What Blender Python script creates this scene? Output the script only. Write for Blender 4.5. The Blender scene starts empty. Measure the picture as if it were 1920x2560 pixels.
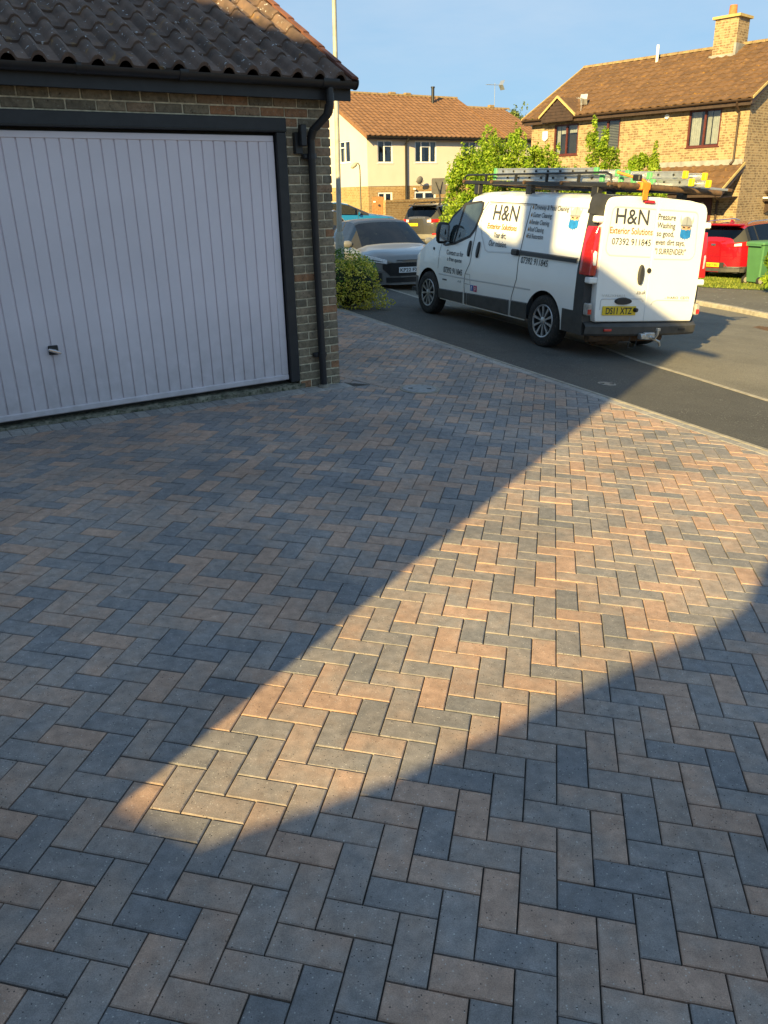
import bpy, bmesh, math, random
import numpy as np
from mathutils import Vector, Matrix, Euler, noise as mnoise

SC = bpy.context.scene
COL = SC.collection
R = math.radians
random.seed(7)
np.random.seed(7)

# ------------------------------------------------------------------ camera, world, sun, exposure
cam_d = bpy.data.cameras.new('camera')
cam = bpy.data.objects.new('camera', cam_d)
COL.objects.link(cam)
cam_d.sensor_fit = 'VERTICAL'
cam_d.sensor_height = 36.0
cam_d.lens = 28.125
cam_d.clip_start = 0.05
cam_d.clip_end = 900.0
CR = Matrix(((0.99975809, 0.02199468, 0.0), (-0.00809636, 0.36801637, -0.92978406), (-0.0204503, 0.92955914, 0.36810542)))
cam.matrix_world = Matrix.Translation((0, 0, 1.738)) @ CR.to_4x4()
SC.camera = cam

SUN_AZ = R(241.5)          # direction towards the sun, counter-clockwise from +x
SUN_EL = R(23.0)
world = bpy.data.worlds.new('World')
SC.world = world
world.use_nodes = True
wn = world.node_tree
bg = wn.nodes['Background']
sky = wn.nodes.new('ShaderNodeTexSky')
sky.sky_type = 'NISHITA'
sky.sun_disc = False
sky.sun_elevation = SUN_EL
sky.sun_rotation = R(90) - SUN_AZ
sky.air_density = 1.0
sky.dust_density = 0.25
sky.ozone_density = 2.5
# faint high cloud wisps
wtc = wn.nodes.new('ShaderNodeTexCoord')
wmap = wn.nodes.new('ShaderNodeMapping')
wmap.inputs['Scale'].default_value = (1.2, 2.2, 5.0)
wmap.inputs['Rotation'].default_value = (0.2, 0.3, 0.5)
wnoi = wn.nodes.new('ShaderNodeTexNoise')
wnoi.inputs['Scale'].default_value = 1.7
wnoi.inputs['Detail'].default_value = 6
wnoi.inputs['Roughness'].default_value = 0.6
wramp = wn.nodes.new('ShaderNodeValToRGB')
wramp.color_ramp.elements[0].position = 0.40
wramp.color_ramp.elements[1].position = 0.78
wmix = wn.nodes.new('ShaderNodeMixRGB')
wmix.inputs[2].default_value = (2.1, 2.45, 2.85, 1)
wmul = wn.nodes.new('ShaderNodeMath')
wmul.operation = 'MULTIPLY'
wmul.inputs[1].default_value = 0.55
wn.links.new(wtc.outputs['Generated'], wmap.inputs['Vector'])
wn.links.new(wmap.outputs[0], wnoi.inputs['Vector'])
wn.links.new(wnoi.outputs['Fac'], wramp.inputs[0])
wn.links.new(wramp.outputs[0], wmul.inputs[0])
wn.links.new(wmul.outputs[0], wmix.inputs[0])
# even out the dome: one colour response for the whole sky
wgam = wn.nodes.new('ShaderNodeGamma')
wgam.inputs['Gamma'].default_value = 0.28
wtint = wn.nodes.new('ShaderNodeMixRGB')
wtint.blend_type = 'MULTIPLY'
wtint.inputs[0].default_value = 1.0
wtint.inputs[2].default_value = (0.78, 1.17, 1.55, 1)
wn.links.new(sky.outputs[0], wgam.inputs['Color'])
wn.links.new(wgam.outputs[0], wtint.inputs[1])
wn.links.new(wtint.outputs[0], wmix.inputs[1])
wn.links.new(wmix.outputs[0], bg.inputs['Color'])
bg.inputs['Strength'].default_value = 0.125

sun_d = bpy.data.lights.new('sun', 'SUN')
sun_d.energy = 5.0
sun_d.angle = R(0.6)
sun_d.color = (1.0, 0.765, 0.33)
sun = bpy.data.objects.new('sun', sun_d)
COL.objects.link(sun)
sdir = Vector((math.cos(SUN_AZ) * math.cos(SUN_EL), math.sin(SUN_AZ) * math.cos(SUN_EL), math.sin(SUN_EL)))
sun.rotation_euler = sdir.to_track_quat('Z', 'Y').to_euler()
sun.location = sdir * 60

SC.view_settings.view_transform = 'Standard'
SC.view_settings.look = 'None'
SC.view_settings.exposure = 1.36
SC.view_settings.gamma = 1.0
SC.view_settings.use_curve_mapping = False
SC.cycles.max_bounces = 6
SC.cycles.transparent_max_bounces = 12
SC.cycles.sample_clamp_indirect = 8
SC.cycles.use_denoising = True

# ------------------------------------------------------------------ mesh helpers
def tag(o, label=None, cat=None, group=None, kind=None):
    if label: o['label'] = label
    if cat: o['category'] = cat
    if group: o['group'] = group
    if kind: o['kind'] = kind
    return o

def empty(name, loc=(0, 0, 0), rz=0.0, label=None, cat=None, group=None, mat=None):
    o = bpy.data.objects.new(name, None)
    COL.objects.link(o)
    o.empty_display_size = 0.2
    if mat is not None:
        o.matrix_world = mat
    else:
        o.location = loc
        o.rotation_euler = (0, 0, rz)
    return tag(o, label, cat, group)

class MB:
    def __init__(self, M=None):
        self.v = []; self.f = []; self.m = []; self.M = M or Matrix()
    def add(self, vs, fs, mi=0):
        b = len(self.v)
        M = self.M
        self.v += [tuple(M @ Vector(p)) for p in vs]
        self.f += [tuple(b + i for i in f) for f in fs]
        self.m += [mi] * len(fs)
        return self
    def box(self, a, b, mi=0, bev=0.0):
        x0, x1 = sorted((a[0], b[0])); y0, y1 = sorted((a[1], b[1])); z0, z1 = sorted((a[2], b[2]))
        if bev <= 0:
            vs = [(x0, y0, z0), (x1, y0, z0), (x1, y1, z0), (x0, y1, z0), (x0, y0, z1), (x1, y0, z1), (x1, y1, z1), (x0, y1, z1)]
            fs = [(0, 3, 2, 1), (4, 5, 6, 7), (0, 1, 5, 4), (1, 2, 6, 5), (2, 3, 7, 6), (3, 0, 4, 7)]
            return self.add(vs, fs, mi)
        e = min(bev, (x1 - x0) * .45, (y1 - y0) * .45, (z1 - z0) * .45)
        # chamfered box: three vertices per corner
        vs = []
        idx = {}
        for sx in (0, 1):
            for sy in (0, 1):
                for sz in (0, 1):
                    X = x1 if sx else x0; Y = y1 if sy else y0; Z = z1 if sz else z0
                    ex = -e if sx else e; ey = -e if sy else e; ez = -e if sz else e
                    idx[(sx, sy, sz, 0)] = len(vs); vs.append((X, Y + ey, Z + ez))
                    idx[(sx, sy, sz, 1)] = len(vs); vs.append((X + ex, Y, Z + ez))
                    idx[(sx, sy, sz, 2)] = len(vs); vs.append((X + ex, Y + ey, Z))
        I = lambda *k: idx[k]
        fs = []
        for s in (0, 1):
            q = [I(s, 0, 0, 0), I(s, 1, 0, 0), I(s, 1, 1, 0), I(s, 0, 1, 0)]; fs.append(q if s else q[::-1])
            q = [I(0, s, 0, 1), I(0, s, 1, 1), I(1, s, 1, 1), I(1, s, 0, 1)]; fs.append(q if s else q[::-1])
            q = [I(0, 0, s, 2), I(1, 0, s, 2), I(1, 1, s, 2), I(0, 1, s, 2)]; fs.append(q if s else q[::-1])
        for a_ in (0, 1):
            for b_ in (0, 1):
                q = [I(a_, b_, 0, 0), I(a_, b_, 1, 0), I(a_, b_, 1, 1), I(a_, b_, 0, 1)]; fs.append(q if a_ != b_ else q[::-1])
                q = [I(a_, 0, b_, 0), I(a_, 1, b_, 0), I(a_, 1, b_, 2), I(a_, 0, b_, 2)]; fs.append(q if a_ == b_ else q[::-1])
                q = [I(0, a_, b_, 1), I(1, a_, b_, 1), I(1, a_, b_, 2), I(0, a_, b_, 2)]; fs.append(q if a_ != b_ else q[::-1])
        for sx in (0, 1):
            for sy in (0, 1):
                for sz in (0, 1):
                    t = [I(sx, sy, sz, 0), I(sx, sy, sz, 1), I(sx, sy, sz, 2)]
                    fs.append(t if (sx + sy + sz) % 2 else t[::-1])
        return self.add(vs, fs, mi)
    def cyl(self, p0, p1, r0, r1=None, n=12, mi=0, caps=True):
        r1 = r0 if r1 is None else r1
        p0 = Vector(p0); p1 = Vector(p1); d = (p1 - p0).normalized()
        u = d.orthogonal().normalized(); w = d.cross(u)
        vs = []
        for p, r in ((p0, r0), (p1, r1)):
            for i in range(n):
                a = 2 * math.pi * i / n
                vs.append(tuple(p + (u * math.cos(a) + w * math.sin(a)) * r))
        fs = [(i, (i + 1) % n, n + (i + 1) % n, n + i) for i in range(n)]
        if caps:
            fs.append(tuple(range(n))[::-1]); fs.append(tuple(range(n, 2 * n)))
        return self.add(vs, fs, mi)
    def tube(self, pts, r, n=8, mi=0):
        pts = [Vector(p) for p in pts]
        rs = r if isinstance(r, (list, tuple)) else [r] * len(pts)
        vs = []; up = Vector((0.13, 0.31, 0.94))
        u = None
        for i, p in enumerate(pts):
            d = (pts[min(i + 1, len(pts) - 1)] - pts[max(i - 1, 0)]).normalized()
            if u is None: u = d.orthogonal().normalized()
            u = (u - d * u.dot(d)).normalized(); w = d.cross(u)
            for k in range(n):
                a = 2 * math.pi * k / n
                vs.append(tuple(p + (u * math.cos(a) + w * math.sin(a)) * rs[i]))
        fs = []
        for i in range(len(pts) - 1):
            for k in range(n):
                fs.append((i * n + k, i * n + (k + 1) % n, (i + 1) * n + (k + 1) % n, (i + 1) * n + k))
        fs.append(tuple(range(n))[::-1]); fs.append(tuple(range((len(pts) - 1) * n, len(pts) * n)))
        return self.add(vs, fs, mi)
    def prism(self, poly, axis, a, b, mi=0):
        # poly of (p,q) extruded along axis from a to b; axis 0: (y,z) 1: (x,z) 2: (x,y)
        def P(p, q, t): return (t, p, q) if axis == 0 else ((p, t, q) if axis == 1 else (p, q, t))
        n = len(poly)
        vs = [P(p, q, a) for p, q in poly] + [P(p, q, b) for p, q in poly]
        fs = [tuple(range(n)), tuple(range(n, 2 * n))[::-1]] + [(i, n + i, n + (i + 1) % n, (i + 1) % n) for i in range(n)]
        return self.add(vs, fs, mi)
    def grid(self, rows, mi=0, closed=False):
        n = len(rows[0]); vs = [p for r_ in rows for p in r_]; fs = []
        for i in range(len(rows) - 1):
            for j in range(n - 1 + (1 if closed else 0)):
                fs.append((i * n + j, i * n + (j + 1) % n, (i + 1) * n + (j + 1) % n, (i + 1) * n + j))
        return self.add(vs, fs, mi)
    def build(self, name, mats, parent=None, smooth=None, fix=False):
        me = bpy.data.meshes.new(name)
        me.from_pydata(self.v, [], self.f)
        mats = mats if isinstance(mats, (list, tuple)) else [mats]
        for m_ in mats: me.materials.append(m_)
        if len(mats) > 1: me.polygons.foreach_set('material_index', self.m)
        if fix:
            bm = bmesh.new(); bm.from_mesh(me)
            bmesh.ops.remove_doubles(bm, verts=bm.verts, dist=1e-5)
            bmesh.ops.recalc_face_normals(bm, faces=bm.faces)
            bm.to_mesh(me); bm.free()
        if smooth is not None:
            me.polygons.foreach_set('use_smooth', [True] * len(me.polygons))
            me.set_sharp_from_angle(angle=R(smooth))
        me.update()
        o = bpy.data.objects.new(name, me)
        COL.objects.link(o)
        if parent: o.parent = parent
        return o

def copy_tree(o, parent=None):
    c = o.copy(); COL.objects.link(c); c.parent = parent
    for ch in list(o.children): copy_tree(ch, c)
    return c

# ------------------------------------------------------------------ materials
def new_mat(name):
    m = bpy.data.materials.new(name); m.use_nodes = True
    nt = m.node_tree; b = nt.nodes['Principled BSDF']
    return m, nt, b

def nd(nt, t, **kw):
    n = nt.nodes.new('ShaderNode' + t)
    for k, v in kw.items():
        if k in n.inputs: n.inputs[k].default_value = v
        else: setattr(n, k, v)
    return n

def coords(nt, kind='Object'):
    if kind == 'World':
        return nd(nt, 'NewGeometry').outputs['Position']
    return nd(nt, 'TexCoord').outputs['Object']

def ramp(nt, src, stops):
    r = nd(nt, 'ValToRGB'); cr = r.color_ramp
    while len(cr.elements) < len(stops): cr.elements.new(0.5)
    for e, (p, c) in zip(cr.elements, stops):
        e.position = p; e.color = c if len(c) == 4 else (*c, 1)
    nt.links.new(src, r.inputs[0]); return r.outputs[0]

def mixc(nt, fac, a, b, mode='MIX'):
    m = nd(nt, 'MixRGB', blend_type=mode)
    for i, s in ((0, fac), (1, a), (2, b)):
        if hasattr(s, 'is_output'): nt.links.new(s, m.inputs[i])
        elif isinstance(s, (int, float)): m.inputs[i].default_value = s
        else: m.inputs[i].default_value = (*s, 1) if len(s) == 3 else s
    return m.outputs[0]

def math_(nt, op, a, b=0.0):
    m = nd(nt, 'Math', operation=op)
    for i, s in ((0, a), (1, b)):
        if hasattr(s, 'is_output'): nt.links.new(s, m.inputs[i])
        else: m.inputs[i].default_value = s
    return m.outputs[0]

def noise(nt, vec, scale, detail=4, rough=0.55):
    n = nd(nt, 'TexNoise'); n.inputs['Scale'].default_value = scale; n.inputs['Detail'].default_value = detail
    n.inputs['Roughness'].default_value = rough; nt.links.new(vec, n.inputs['Vector']); return n.outputs['Fac']

def bump(nt, b, h, strength, dist=0.01):
    n = nd(nt, 'Bump'); n.inputs['Strength'].default_value = strength; n.inputs['Distance'].default_value = dist
    nt.links.new(h, n.inputs['Height']); nt.links.new(n.outputs[0], b.inputs['Normal'])

def M(name, col, rough=0.6, var=0.18, vs=5.0, bmp=0.0, bs=60.0, metal=0.0, coat=0.0, spec=0.5, objvar=0.0, hue=None, space='Object', dirt=None):
    m, nt, b = new_mat(name)
    v = coords(nt, space)
    n1 = noise(nt, v, vs, 5)
    lo = [c * (1 - var) for c in col]; hi = [min(1, c * (1 + var)) for c in col]
    c = ramp(nt, n1, [(0.3, lo), (0.7, hi)])
    if hue is not None:
        c = mixc(nt, ramp(nt, noise(nt, v, vs * 2.3, 3), [(0.5, (0, 0, 0)), (0.68, (1, 1, 1))]), c, hue)
    if objvar:
        oi = nd(nt, 'ObjectInfo')
        c = mixc(nt, 1.0, c, ramp(nt, oi.outputs['Random'], [(0, [1 - objvar] * 3), (1, [1 + objvar] * 3)]), 'MULTIPLY')
    if dirt is not None:
        # dirt = (z0, z1, colour): grime that thins out upwards in object space
        sep = nd(nt, 'SeparateXYZ'); nt.links.new(v, sep.inputs[0])
        mr = nd(nt, 'MapRange'); mr.inputs['From Min'].default_value = dirt[0]; mr.inputs['From Max'].default_value = dirt[1]
        mr.inputs['To Min'].default_value = 0.8; mr.inputs['To Max'].default_value = 0.0
        nt.links.new(sep.outputs['Z'], mr.inputs['Value'])
        f = math_(nt, 'MULTIPLY', mr.outputs[0], noise(nt, v, 9, 5))
        c = mixc(nt, f, c, dirt[2])
    nt.links.new(c, b.inputs['Base Color'])
    b.inputs['Roughness'].default_value = rough
    b.inputs['Metallic'].default_value = metal
    b.inputs['Coat Weight'].default_value = coat
    b.inputs['Coat Roughness'].default_value = 0.04
    b.inputs['Specular IOR Level'].default_value = spec
    if bmp: bump(nt, b, noise(nt, v, bs, 4), bmp, 0.004)
    return m

def paver_mat(name, mode=0):
    m, nt, b = new_mat(name)
    pos = coords(nt, 'World')
    g = nd(nt, 'NewGeometry'); oi = nd(nt, 'ObjectInfo')
    rnd = math_(nt, 'FRACT', math_(nt, 'ADD', g.outputs['Random Per Island'], oi.outputs['Random']))
    big = noise(nt, pos, 1.6, 2)
    fine = noise(nt, pos, 9.0, 3)
    k = math_(nt, 'ADD', math_(nt, 'MULTIPLY', rnd, 0.62), math_(nt, 'ADD', math_(nt, 'MULTIPLY', big, 0.42), math_(nt, 'MULTIPLY', fine, 0.46)))
    if mode == 0:
        c = ramp(nt, k, [(0.44, (0.195, 0.186, 0.186)), (0.64, (0.255, 0.225, 0.208)), (0.82, (0.325, 0.252, 0.208)), (1.0, (0.41, 0.268, 0.195))])
    else:
        c = ramp(nt, k, [(0.45, (0.25, 0.24, 0.23)), (1.0, (0.35, 0.32, 0.29))])
    # exposed aggregate: pale and dark grains
    vo = nd(nt, 'TexVoronoi'); vo.inputs['Scale'].default_value = 175.0; nt.links.new(pos, vo.inputs['Vector'])
    sepc = nd(nt, 'SeparateColor'); nt.links.new(vo.outputs['Color'], sepc.inputs[0])
    near = math_(nt, 'LESS_THAN', vo.outputs['Distance'], 0.36)
    pale = math_(nt, 'MULTIPLY', near, math_(nt, 'GREATER_THAN', sepc.outputs[0], 0.955))
    dark = math_(nt, 'MULTIPLY', near, math_(nt, 'LESS_THAN', sepc.outputs[0], 0.03))
    c = mixc(nt, math_(nt, 'MULTIPLY', pale, 0.55), c, (0.62, 0.57, 0.50))
    c = mixc(nt, math_(nt, 'MULTIPLY', dark, 0.85), c, (0.02, 0.02, 0.02))
    c = mixc(nt, 1.0, c, ramp(nt, noise(nt, pos, 24, 4, 0.6), [(0.3, (0.80,) * 3), (0.7, (1.20,) * 3)]), 'MULTIPLY')
    c = mixc(nt, 1.0, c, ramp(nt, noise(nt, pos, 0.9, 5, 0.6), [(0.34, (0.80,) * 3), (0.66, (1.14,) * 3)]), 'MULTIPLY')
    wear = ramp(nt, noise(nt, pos, 60, 5, 0.7), [(0.60, (0, 0, 0)), (0.74, (0.45,) * 3)])
    c = mixc(nt, wear, c, (0.34, 0.31, 0.27))
    grain = noise(nt, pos, 320, 3, 0.7)
    c = mixc(nt, 1.0, c, ramp(nt, grain, [(0.3, (0.72,) * 3), (0.7, (1.28,) * 3)]), 'MULTIPLY')
    nt.links.new(c, b.inputs['Base Color'])
    b.inputs['Roughness'].default_value = 0.82
    b.inputs['Specular IOR Level'].default_value = 0.35
    bump(nt, b, noise(nt, pos, 260, 4, 0.65), 0.45, 0.002)
    return m

def brick_tex_mat(name, cols, mortar, bw=0.225, bh=0.075, mort=0.010, var=0.5):
    m, nt, b = new_mat(name)
    v = coords(nt)
    sep = nd(nt, 'SeparateXYZ'); nt.links.new(v, sep.inputs[0])
    s = math_(nt, 'ADD', sep.outputs['X'], sep.outputs['Y'])
    cb = nd(nt, 'CombineXYZ'); nt.links.new(s, cb.inputs[0]); nt.links.new(sep.outputs['Z'], cb.inputs[1])
    br = nd(nt, 'TexBrick')
    br.inputs['Scale'].default_value = 1.0
    br.inputs['Brick Width'].default_value = bw; br.inputs['Row Height'].default_value = bh
    br.inputs['Mortar Size'].default_value = mort; br.inputs['Mortar Smooth'].default_value = 0.2
    br.inputs['Color1'].default_value = (*cols[0], 1); br.inputs['Color2'].default_value = (*cols[1], 1)
    br.inputs['Mortar'].default_value = (*mortar, 1)
    nt.links.new(cb.outputs[0], br.inputs['Vector'])
    # brick-sized blotches of the darker clay
    wv = nd(nt, 'TexVoronoi'); wv.inputs['Scale'].default_value = 1.0
    sc = nd(nt, 'VectorMath', operation='MULTIPLY'); sc.inputs[1].default_value = (1 / bw * 2.2, 1 / bh, 1)
    nt.links.new(cb.outputs[0], sc.inputs[0]); nt.links.new(sc.outputs[0], wv.inputs['Vector'])
    sp = nd(nt, 'SeparateColor'); nt.links.new(wv.outputs['Color'], sp.inputs[0])
    dk = math_(nt, 'MULTIPLY', math_(nt, 'GREATER_THAN', sp.outputs[0], 0.55), math_(nt, 'SUBTRACT', 1.0, br.outputs['Fac']))
    c = mixc(nt, math_(nt, 'MULTIPLY', dk, var), br.outputs['Color'], cols[2])
    c = mixc(nt, 1.0, c, ramp(nt, noise(nt, v, 1.2, 4), [(0.3, (0.86,) * 3), (0.7, (1.14,) * 3)]), 'MULTIPLY')
    nt.links.new(c, b.inputs['Base Color'])
    b.inputs['Roughness'].default_value = 0.9
    bump(nt, b, math_(nt, 'SUBTRACT', 1.0, br.outputs['Fac']), 0.5, 0.012)
    return m

def asphalt_mat(name, col, pale=0.5, cell=90.0):
    m, nt, b = new_mat(name)
    pos = coords(nt, 'World')
    n1 = noise(nt, pos, 0.8, 8, 0.7); n2 = noise(nt, pos, 75, 5, 0.75)
    c = ramp(nt, n1, [(0.3, [x * 0.75 for x in col]), (0.72, [x * 1.3 for x in col])])
    c = mixc(nt, 1.0, c, ramp(nt, n2, [(0.35, (0.5,) * 3), (0.68, (1.55,) * 3)]), 'MULTIPLY')
    vo = nd(nt, 'TexVoronoi'); vo.inputs['Scale'].default_value = cell; nt.links.new(pos, vo.inputs['Vector'])
    sp = nd(nt, 'SeparateColor'); nt.links.new(vo.outputs['Color'], sp.inputs[0])
    f = math_(nt, 'MULTIPLY', math_(nt, 'GREATER_THAN', sp.outputs[0], 0.93), math_(nt, 'LESS_THAN', vo.outputs['Distance'], 0.45))
    patch = ramp(nt, noise(nt, pos, 1.7, 4), [(0.45, (0, 0, 0)), (0.6, (1, 1, 1))])
    f = math_(nt, 'MULTIPLY', math_(nt, 'MULTIPLY', f, pale), patch)
    c = mixc(nt, f, c, (0.42, 0.40, 0.36))
    st = ramp(nt, noise(nt, pos, 0.55, 6, 0.7), [(0.58, (1, 1, 1)), (0.72, (0.45, 0.45, 0.45))])
    c = mixc(nt, 0.8, c, st, 'MULTIPLY')
    nt.links.new(c, b.inputs['Base Color'])
    b.inputs['Roughness'].default_value = 0.88
    bump(nt, b, n2, 0.7, 0.006)
    return m

def tile_mat(name, c0, c1, lichen=(0.55, 0.54, 0.48), orange=0.0, dens=0.62, objvar=0.25):
    m, nt, b = new_mat(name)
    pos = coords(nt, 'World')
    oi = nd(nt, 'ObjectInfo'); g = nd(nt, 'NewGeometry')
    rnd = math_(nt, 'FRACT', math_(nt, 'ADD', oi.outputs['Random'], g.outputs['Random Per Island']))
    c = ramp(nt, noise(nt, pos, 7, 5), [(0.3, c0), (0.7, c1)])
    c = mixc(nt, 1.0, c, ramp(nt, rnd, [(0, (1 - objvar,) * 3), (1, (1 + objvar,) * 3)]), 'MULTIPLY')
    l1 = ramp(nt, noise(nt, pos, 26, 5, 0.6), [(dens + 0.03, (0, 0, 0)), (dens + 0.07, (1, 1, 1))])
    c = mixc(nt, l1, c, lichen)
    if orange:
        l2 = math_(nt, 'MULTIPLY', ramp(nt, noise(nt, pos, 8, 5, 0.65), [(0.60, (0, 0, 0)), (0.68, (1, 1, 1))]), orange)
        c = mixc(nt, l2, c, (0.42, 0.22, 0.03))
    nt.links.new(c, b.inputs['Base Color'])
    b.inputs['Roughness'].default_value = 0.85
    bump(nt, b, noise(nt, pos, 150, 4), 0.5, 0.004)
    return m

def glass_mat(name, tint=(0.75, 0.8, 0.82), amount=0.75, refl=1.0, fk=1.6):
    m = bpy.data.materials.new(name); m.use_nodes = True
    nt = m.node_tree; nt.nodes.clear()
    out = nd(nt, 'OutputMaterial'); tr = nd(nt, 'BsdfTransparent'); gl = nd(nt, 'BsdfGlossy'); mx = nd(nt, 'MixShader')
    tr.inputs['Color'].default_value = (*[t * amount for t in tint], 1)
    gl.inputs['Color'].default_value = (refl, refl, refl, 1); gl.inputs['Roughness'].default_value = 0.02
    fr = nd(nt, 'Fresnel'); fr.inputs['IOR'].default_value = 1.52
    f = math_(nt, 'MULTIPLY', fr.outputs[0], fk)
    cl = nd(nt, 'Clamp'); nt.links.new(f, cl.inputs[0])
    nt.links.new(cl.outputs[0], mx.inputs[0]); nt.links.new(tr.outputs[0], mx.inputs[1]); nt.links.new(gl.outputs[0], mx.inputs[2])
    nt.links.new(mx.outputs[0], out.inputs[0])
    return m

def leaf_mat(name, c0, c1, c2=None, trans=0.45, rough=0.5):
    m = bpy.data.materials.new(name); m.use_nodes = True
    nt = m.node_tree; nt.nodes.clear()
    out = nd(nt, 'OutputMaterial'); df = nd(nt, 'BsdfPrincipled'); tl = nd(nt, 'BsdfTranslucent'); mx = nd(nt, 'MixShader')
    g = nd(nt, 'NewGeometry')
    stops = [(0.0, c0), (0.6, c1)] + ([(0.8, c2)] if c2 else [])
    c = ramp(nt, g.outputs['Random Per Island'], stops)
    c = mixc(nt, 1.0, c, ramp(nt, noise(nt, g.outputs['Position'], 2.5, 3), [(0.3, (0.7,) * 3), (0.7, (1.25,) * 3)]), 'MULTIPLY')
    nt.links.new(c, df.inputs['Base Color']); nt.links.new(c, tl.inputs['Color'])
    df.inputs['Roughness'].default_value = rough
    df.inputs['Specular IOR Level'].default_value = 0.3
    mx.inputs[0].default_value = trans
    nt.links.new(df.outputs[0], mx.inputs[1]); nt.links.new(tl.outputs[0], mx.inputs[2]); nt.links.new(mx.outputs[0], out.inputs[0])
    return m

MT = {}
MT['paver'] = paver_mat('paver', 0)
MT['paver_grey'] = paver_mat('paver_grey', 1)
MT['sand'] = M('joint_sand', (0.050, 0.043, 0.036), 0.95, 0.6, 6, 0.6, 300, space='World')
MT['kerb'] = M('kerb_concrete', (0.29, 0.26, 0.21), 0.85, 0.25, 12, 0.5, 200, space='World')
MT['tarmac'] = asphalt_mat('tarmac', (0.070, 0.066, 0.058), 0.5, 80)
MT['road'] = asphalt_mat('road_tarmac', (0.165, 0.148, 0.115), 0.45, 70)
MT['farpath'] = asphalt_mat('far_path', (0.12, 0.112, 0.095), 0.8, 16)
MT['grass'] = M('grass', (0.12, 0.155, 0.025), 0.9, 0.45, 14, 0.8, 120, hue=(0.26, 0.26, 0.05), space='World')
MT['earth'] = M('earth', (0.12, 0.11, 0.07), 0.95, 0.35, 0.6, 0.5, 20, space='World')
MT['mortar'] = M('mortar', (0.66, 0.57, 0.40), 0.95, 0.3, 25, 0.7, 220)
MT['conc'] = M('mossy_concrete', (0.20, 0.18, 0.13), 0.95, 0.6, 16, 0.9, 90, hue=(0.05, 0.06, 0.03))
MT['black'] = M('black_plastic', (0.016, 0.016, 0.018), 0.42, 0.2, 8, 0.03, 200)
MT['blackwood'] = M('black_painted_timber', (0.018, 0.018, 0.02), 0.5, 0.25, 10, 0.15, 120)
MT['door'] = M('garage_door_paint', (0.80, 0.715, 0.745), 0.42, 0.06, 1.3, 0.10, 7, dirt=(0.1, 0.9, (0.34, 0.30, 0.28)))
MT['chrome'] = M('chrome', (0.75, 0.75, 0.76), 0.16, 0.08, 20, metal=1.0)
MT['gtile'] = tile_mat('garage_tile', (0.085, 0.056, 0.042), (0.17, 0.105, 0.074), (0.52, 0.51, 0.50), 0.35, 0.61)
MT['gverge'] = tile_mat('verge_tile', (0.14, 0.055, 0.038), (0.21, 0.085, 0.055), (0.35, 0.28, 0.24), 0.0, 0.7)
MT['white'] = M('white_upvc', (0.80, 0.80, 0.79), 0.35, 0.04, 4)
MT['vanwhite'] = M('van_white_paint', (0.86, 0.86, 0.84), 0.28, 0.03, 1.5, coat=0.6, dirt=(0.25, 0.6, (0.48, 0.44, 0.36)))
MT['vanblack'] = M('van_black_plastic', (0.030, 0.030, 0.032), 0.55, 0.25, 9, 0.15, 300, dirt=(0.2, 0.8, (0.12, 0.11, 0.09)))
MT['gap'] = M('panel_gap', (0.02, 0.02, 0.02), 0.7, 0.1)
MT['rubber'] = M('tyre_rubber', (0.018, 0.017, 0.016), 0.85, 0.3, 14, 0.3, 200, hue=(0.05, 0.045, 0.04))
MT['rim'] = M('rim_silver', (0.42, 0.42, 0.43), 0.32, 0.15, 14, metal=0.75)
MT['rimdark'] = M('rim_recess', (0.02, 0.02, 0.02), 0.7, 0.2)
MT['redlens'] = M('red_lens', (0.50, 0.012, 0.015), 0.12, 0.2, 20, coat=1.0)
MT['clearlens'] = M('clear_lens', (0.72, 0.72, 0.72), 0.08, 0.25, 30, coat=1.0)
MT['yellow'] = M('plate_yellow', (0.75, 0.52, 0.02), 0.4, 0.06)
MT['platew'] = M('plate_white', (0.75, 0.75, 0.75), 0.4, 0.05)
MT['ink'] = M('lettering_black', (0.02, 0.02, 0.024), 0.5, 0.1)
MT['inkd'] = M('lettering_charcoal', (0.05, 0.052, 0.06), 0.5, 0.1)
MT['inky'] = M('lettering_amber', (0.32, 0.14, 0.004), 0.45, 0.08)
MT['glass'] = glass_mat('window_glass', amount=0.8)
MT['carglass'] = glass_mat('car_glass', (0.5, 0.60, 0.66), 0.5, 0.8, 1.0)
MT['alu'] = M('aluminium', (0.55, 0.56, 0.56), 0.38, 0.15, 9, 0.05, 200, metal=0.75)
MT['lgreen'] = M('ladder_green', (0.10, 0.36, 0.15), 0.5, 0.15)
MT['lyellow'] = M('ladder_yellow', (0.75, 0.52, 0.01), 0.45, 0.1)
MT['orange'] = M('ratchet_strap_orange', (0.72, 0.22, 0.02), 0.7, 0.2, 30)
MT['rust'] = M('rusty_steel', (0.10, 0.06, 0.035), 0.8, 0.5, 14, 0.4, 120, hue=(0.16, 0.08, 0.03))
MT['post'] = M('galvanised_post', (0.40, 0.385, 0.33), 0.55, 0.15, 6, 0.1, 120, metal=0.15, hue=(0.34, 0.32, 0.26))
MT['iron'] = M('cast_iron_cover', (0.25, 0.25, 0.25), 0.6, 0.25, 20, 0.4, 140, metal=0.2)
MT['room'] = M('dark_room', (0.05, 0.045, 0.04), 0.9, 0.2)
MT['curtain'] = M('curtain', (0.62, 0.60, 0.56), 0.9, 0.12, 8)
MT['render'] = M('cream_render', (0.62, 0.55, 0.47), 0.92, 0.05, 1.2, 0.3, 150)
MT['bbrick'] = brick_tex_mat('buff_brick', ((0.31, 0.215, 0.115), (0.36, 0.25, 0.135), (0.165, 0.11, 0.06)), (0.38, 0.30, 0.19), var=0.85)
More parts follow.
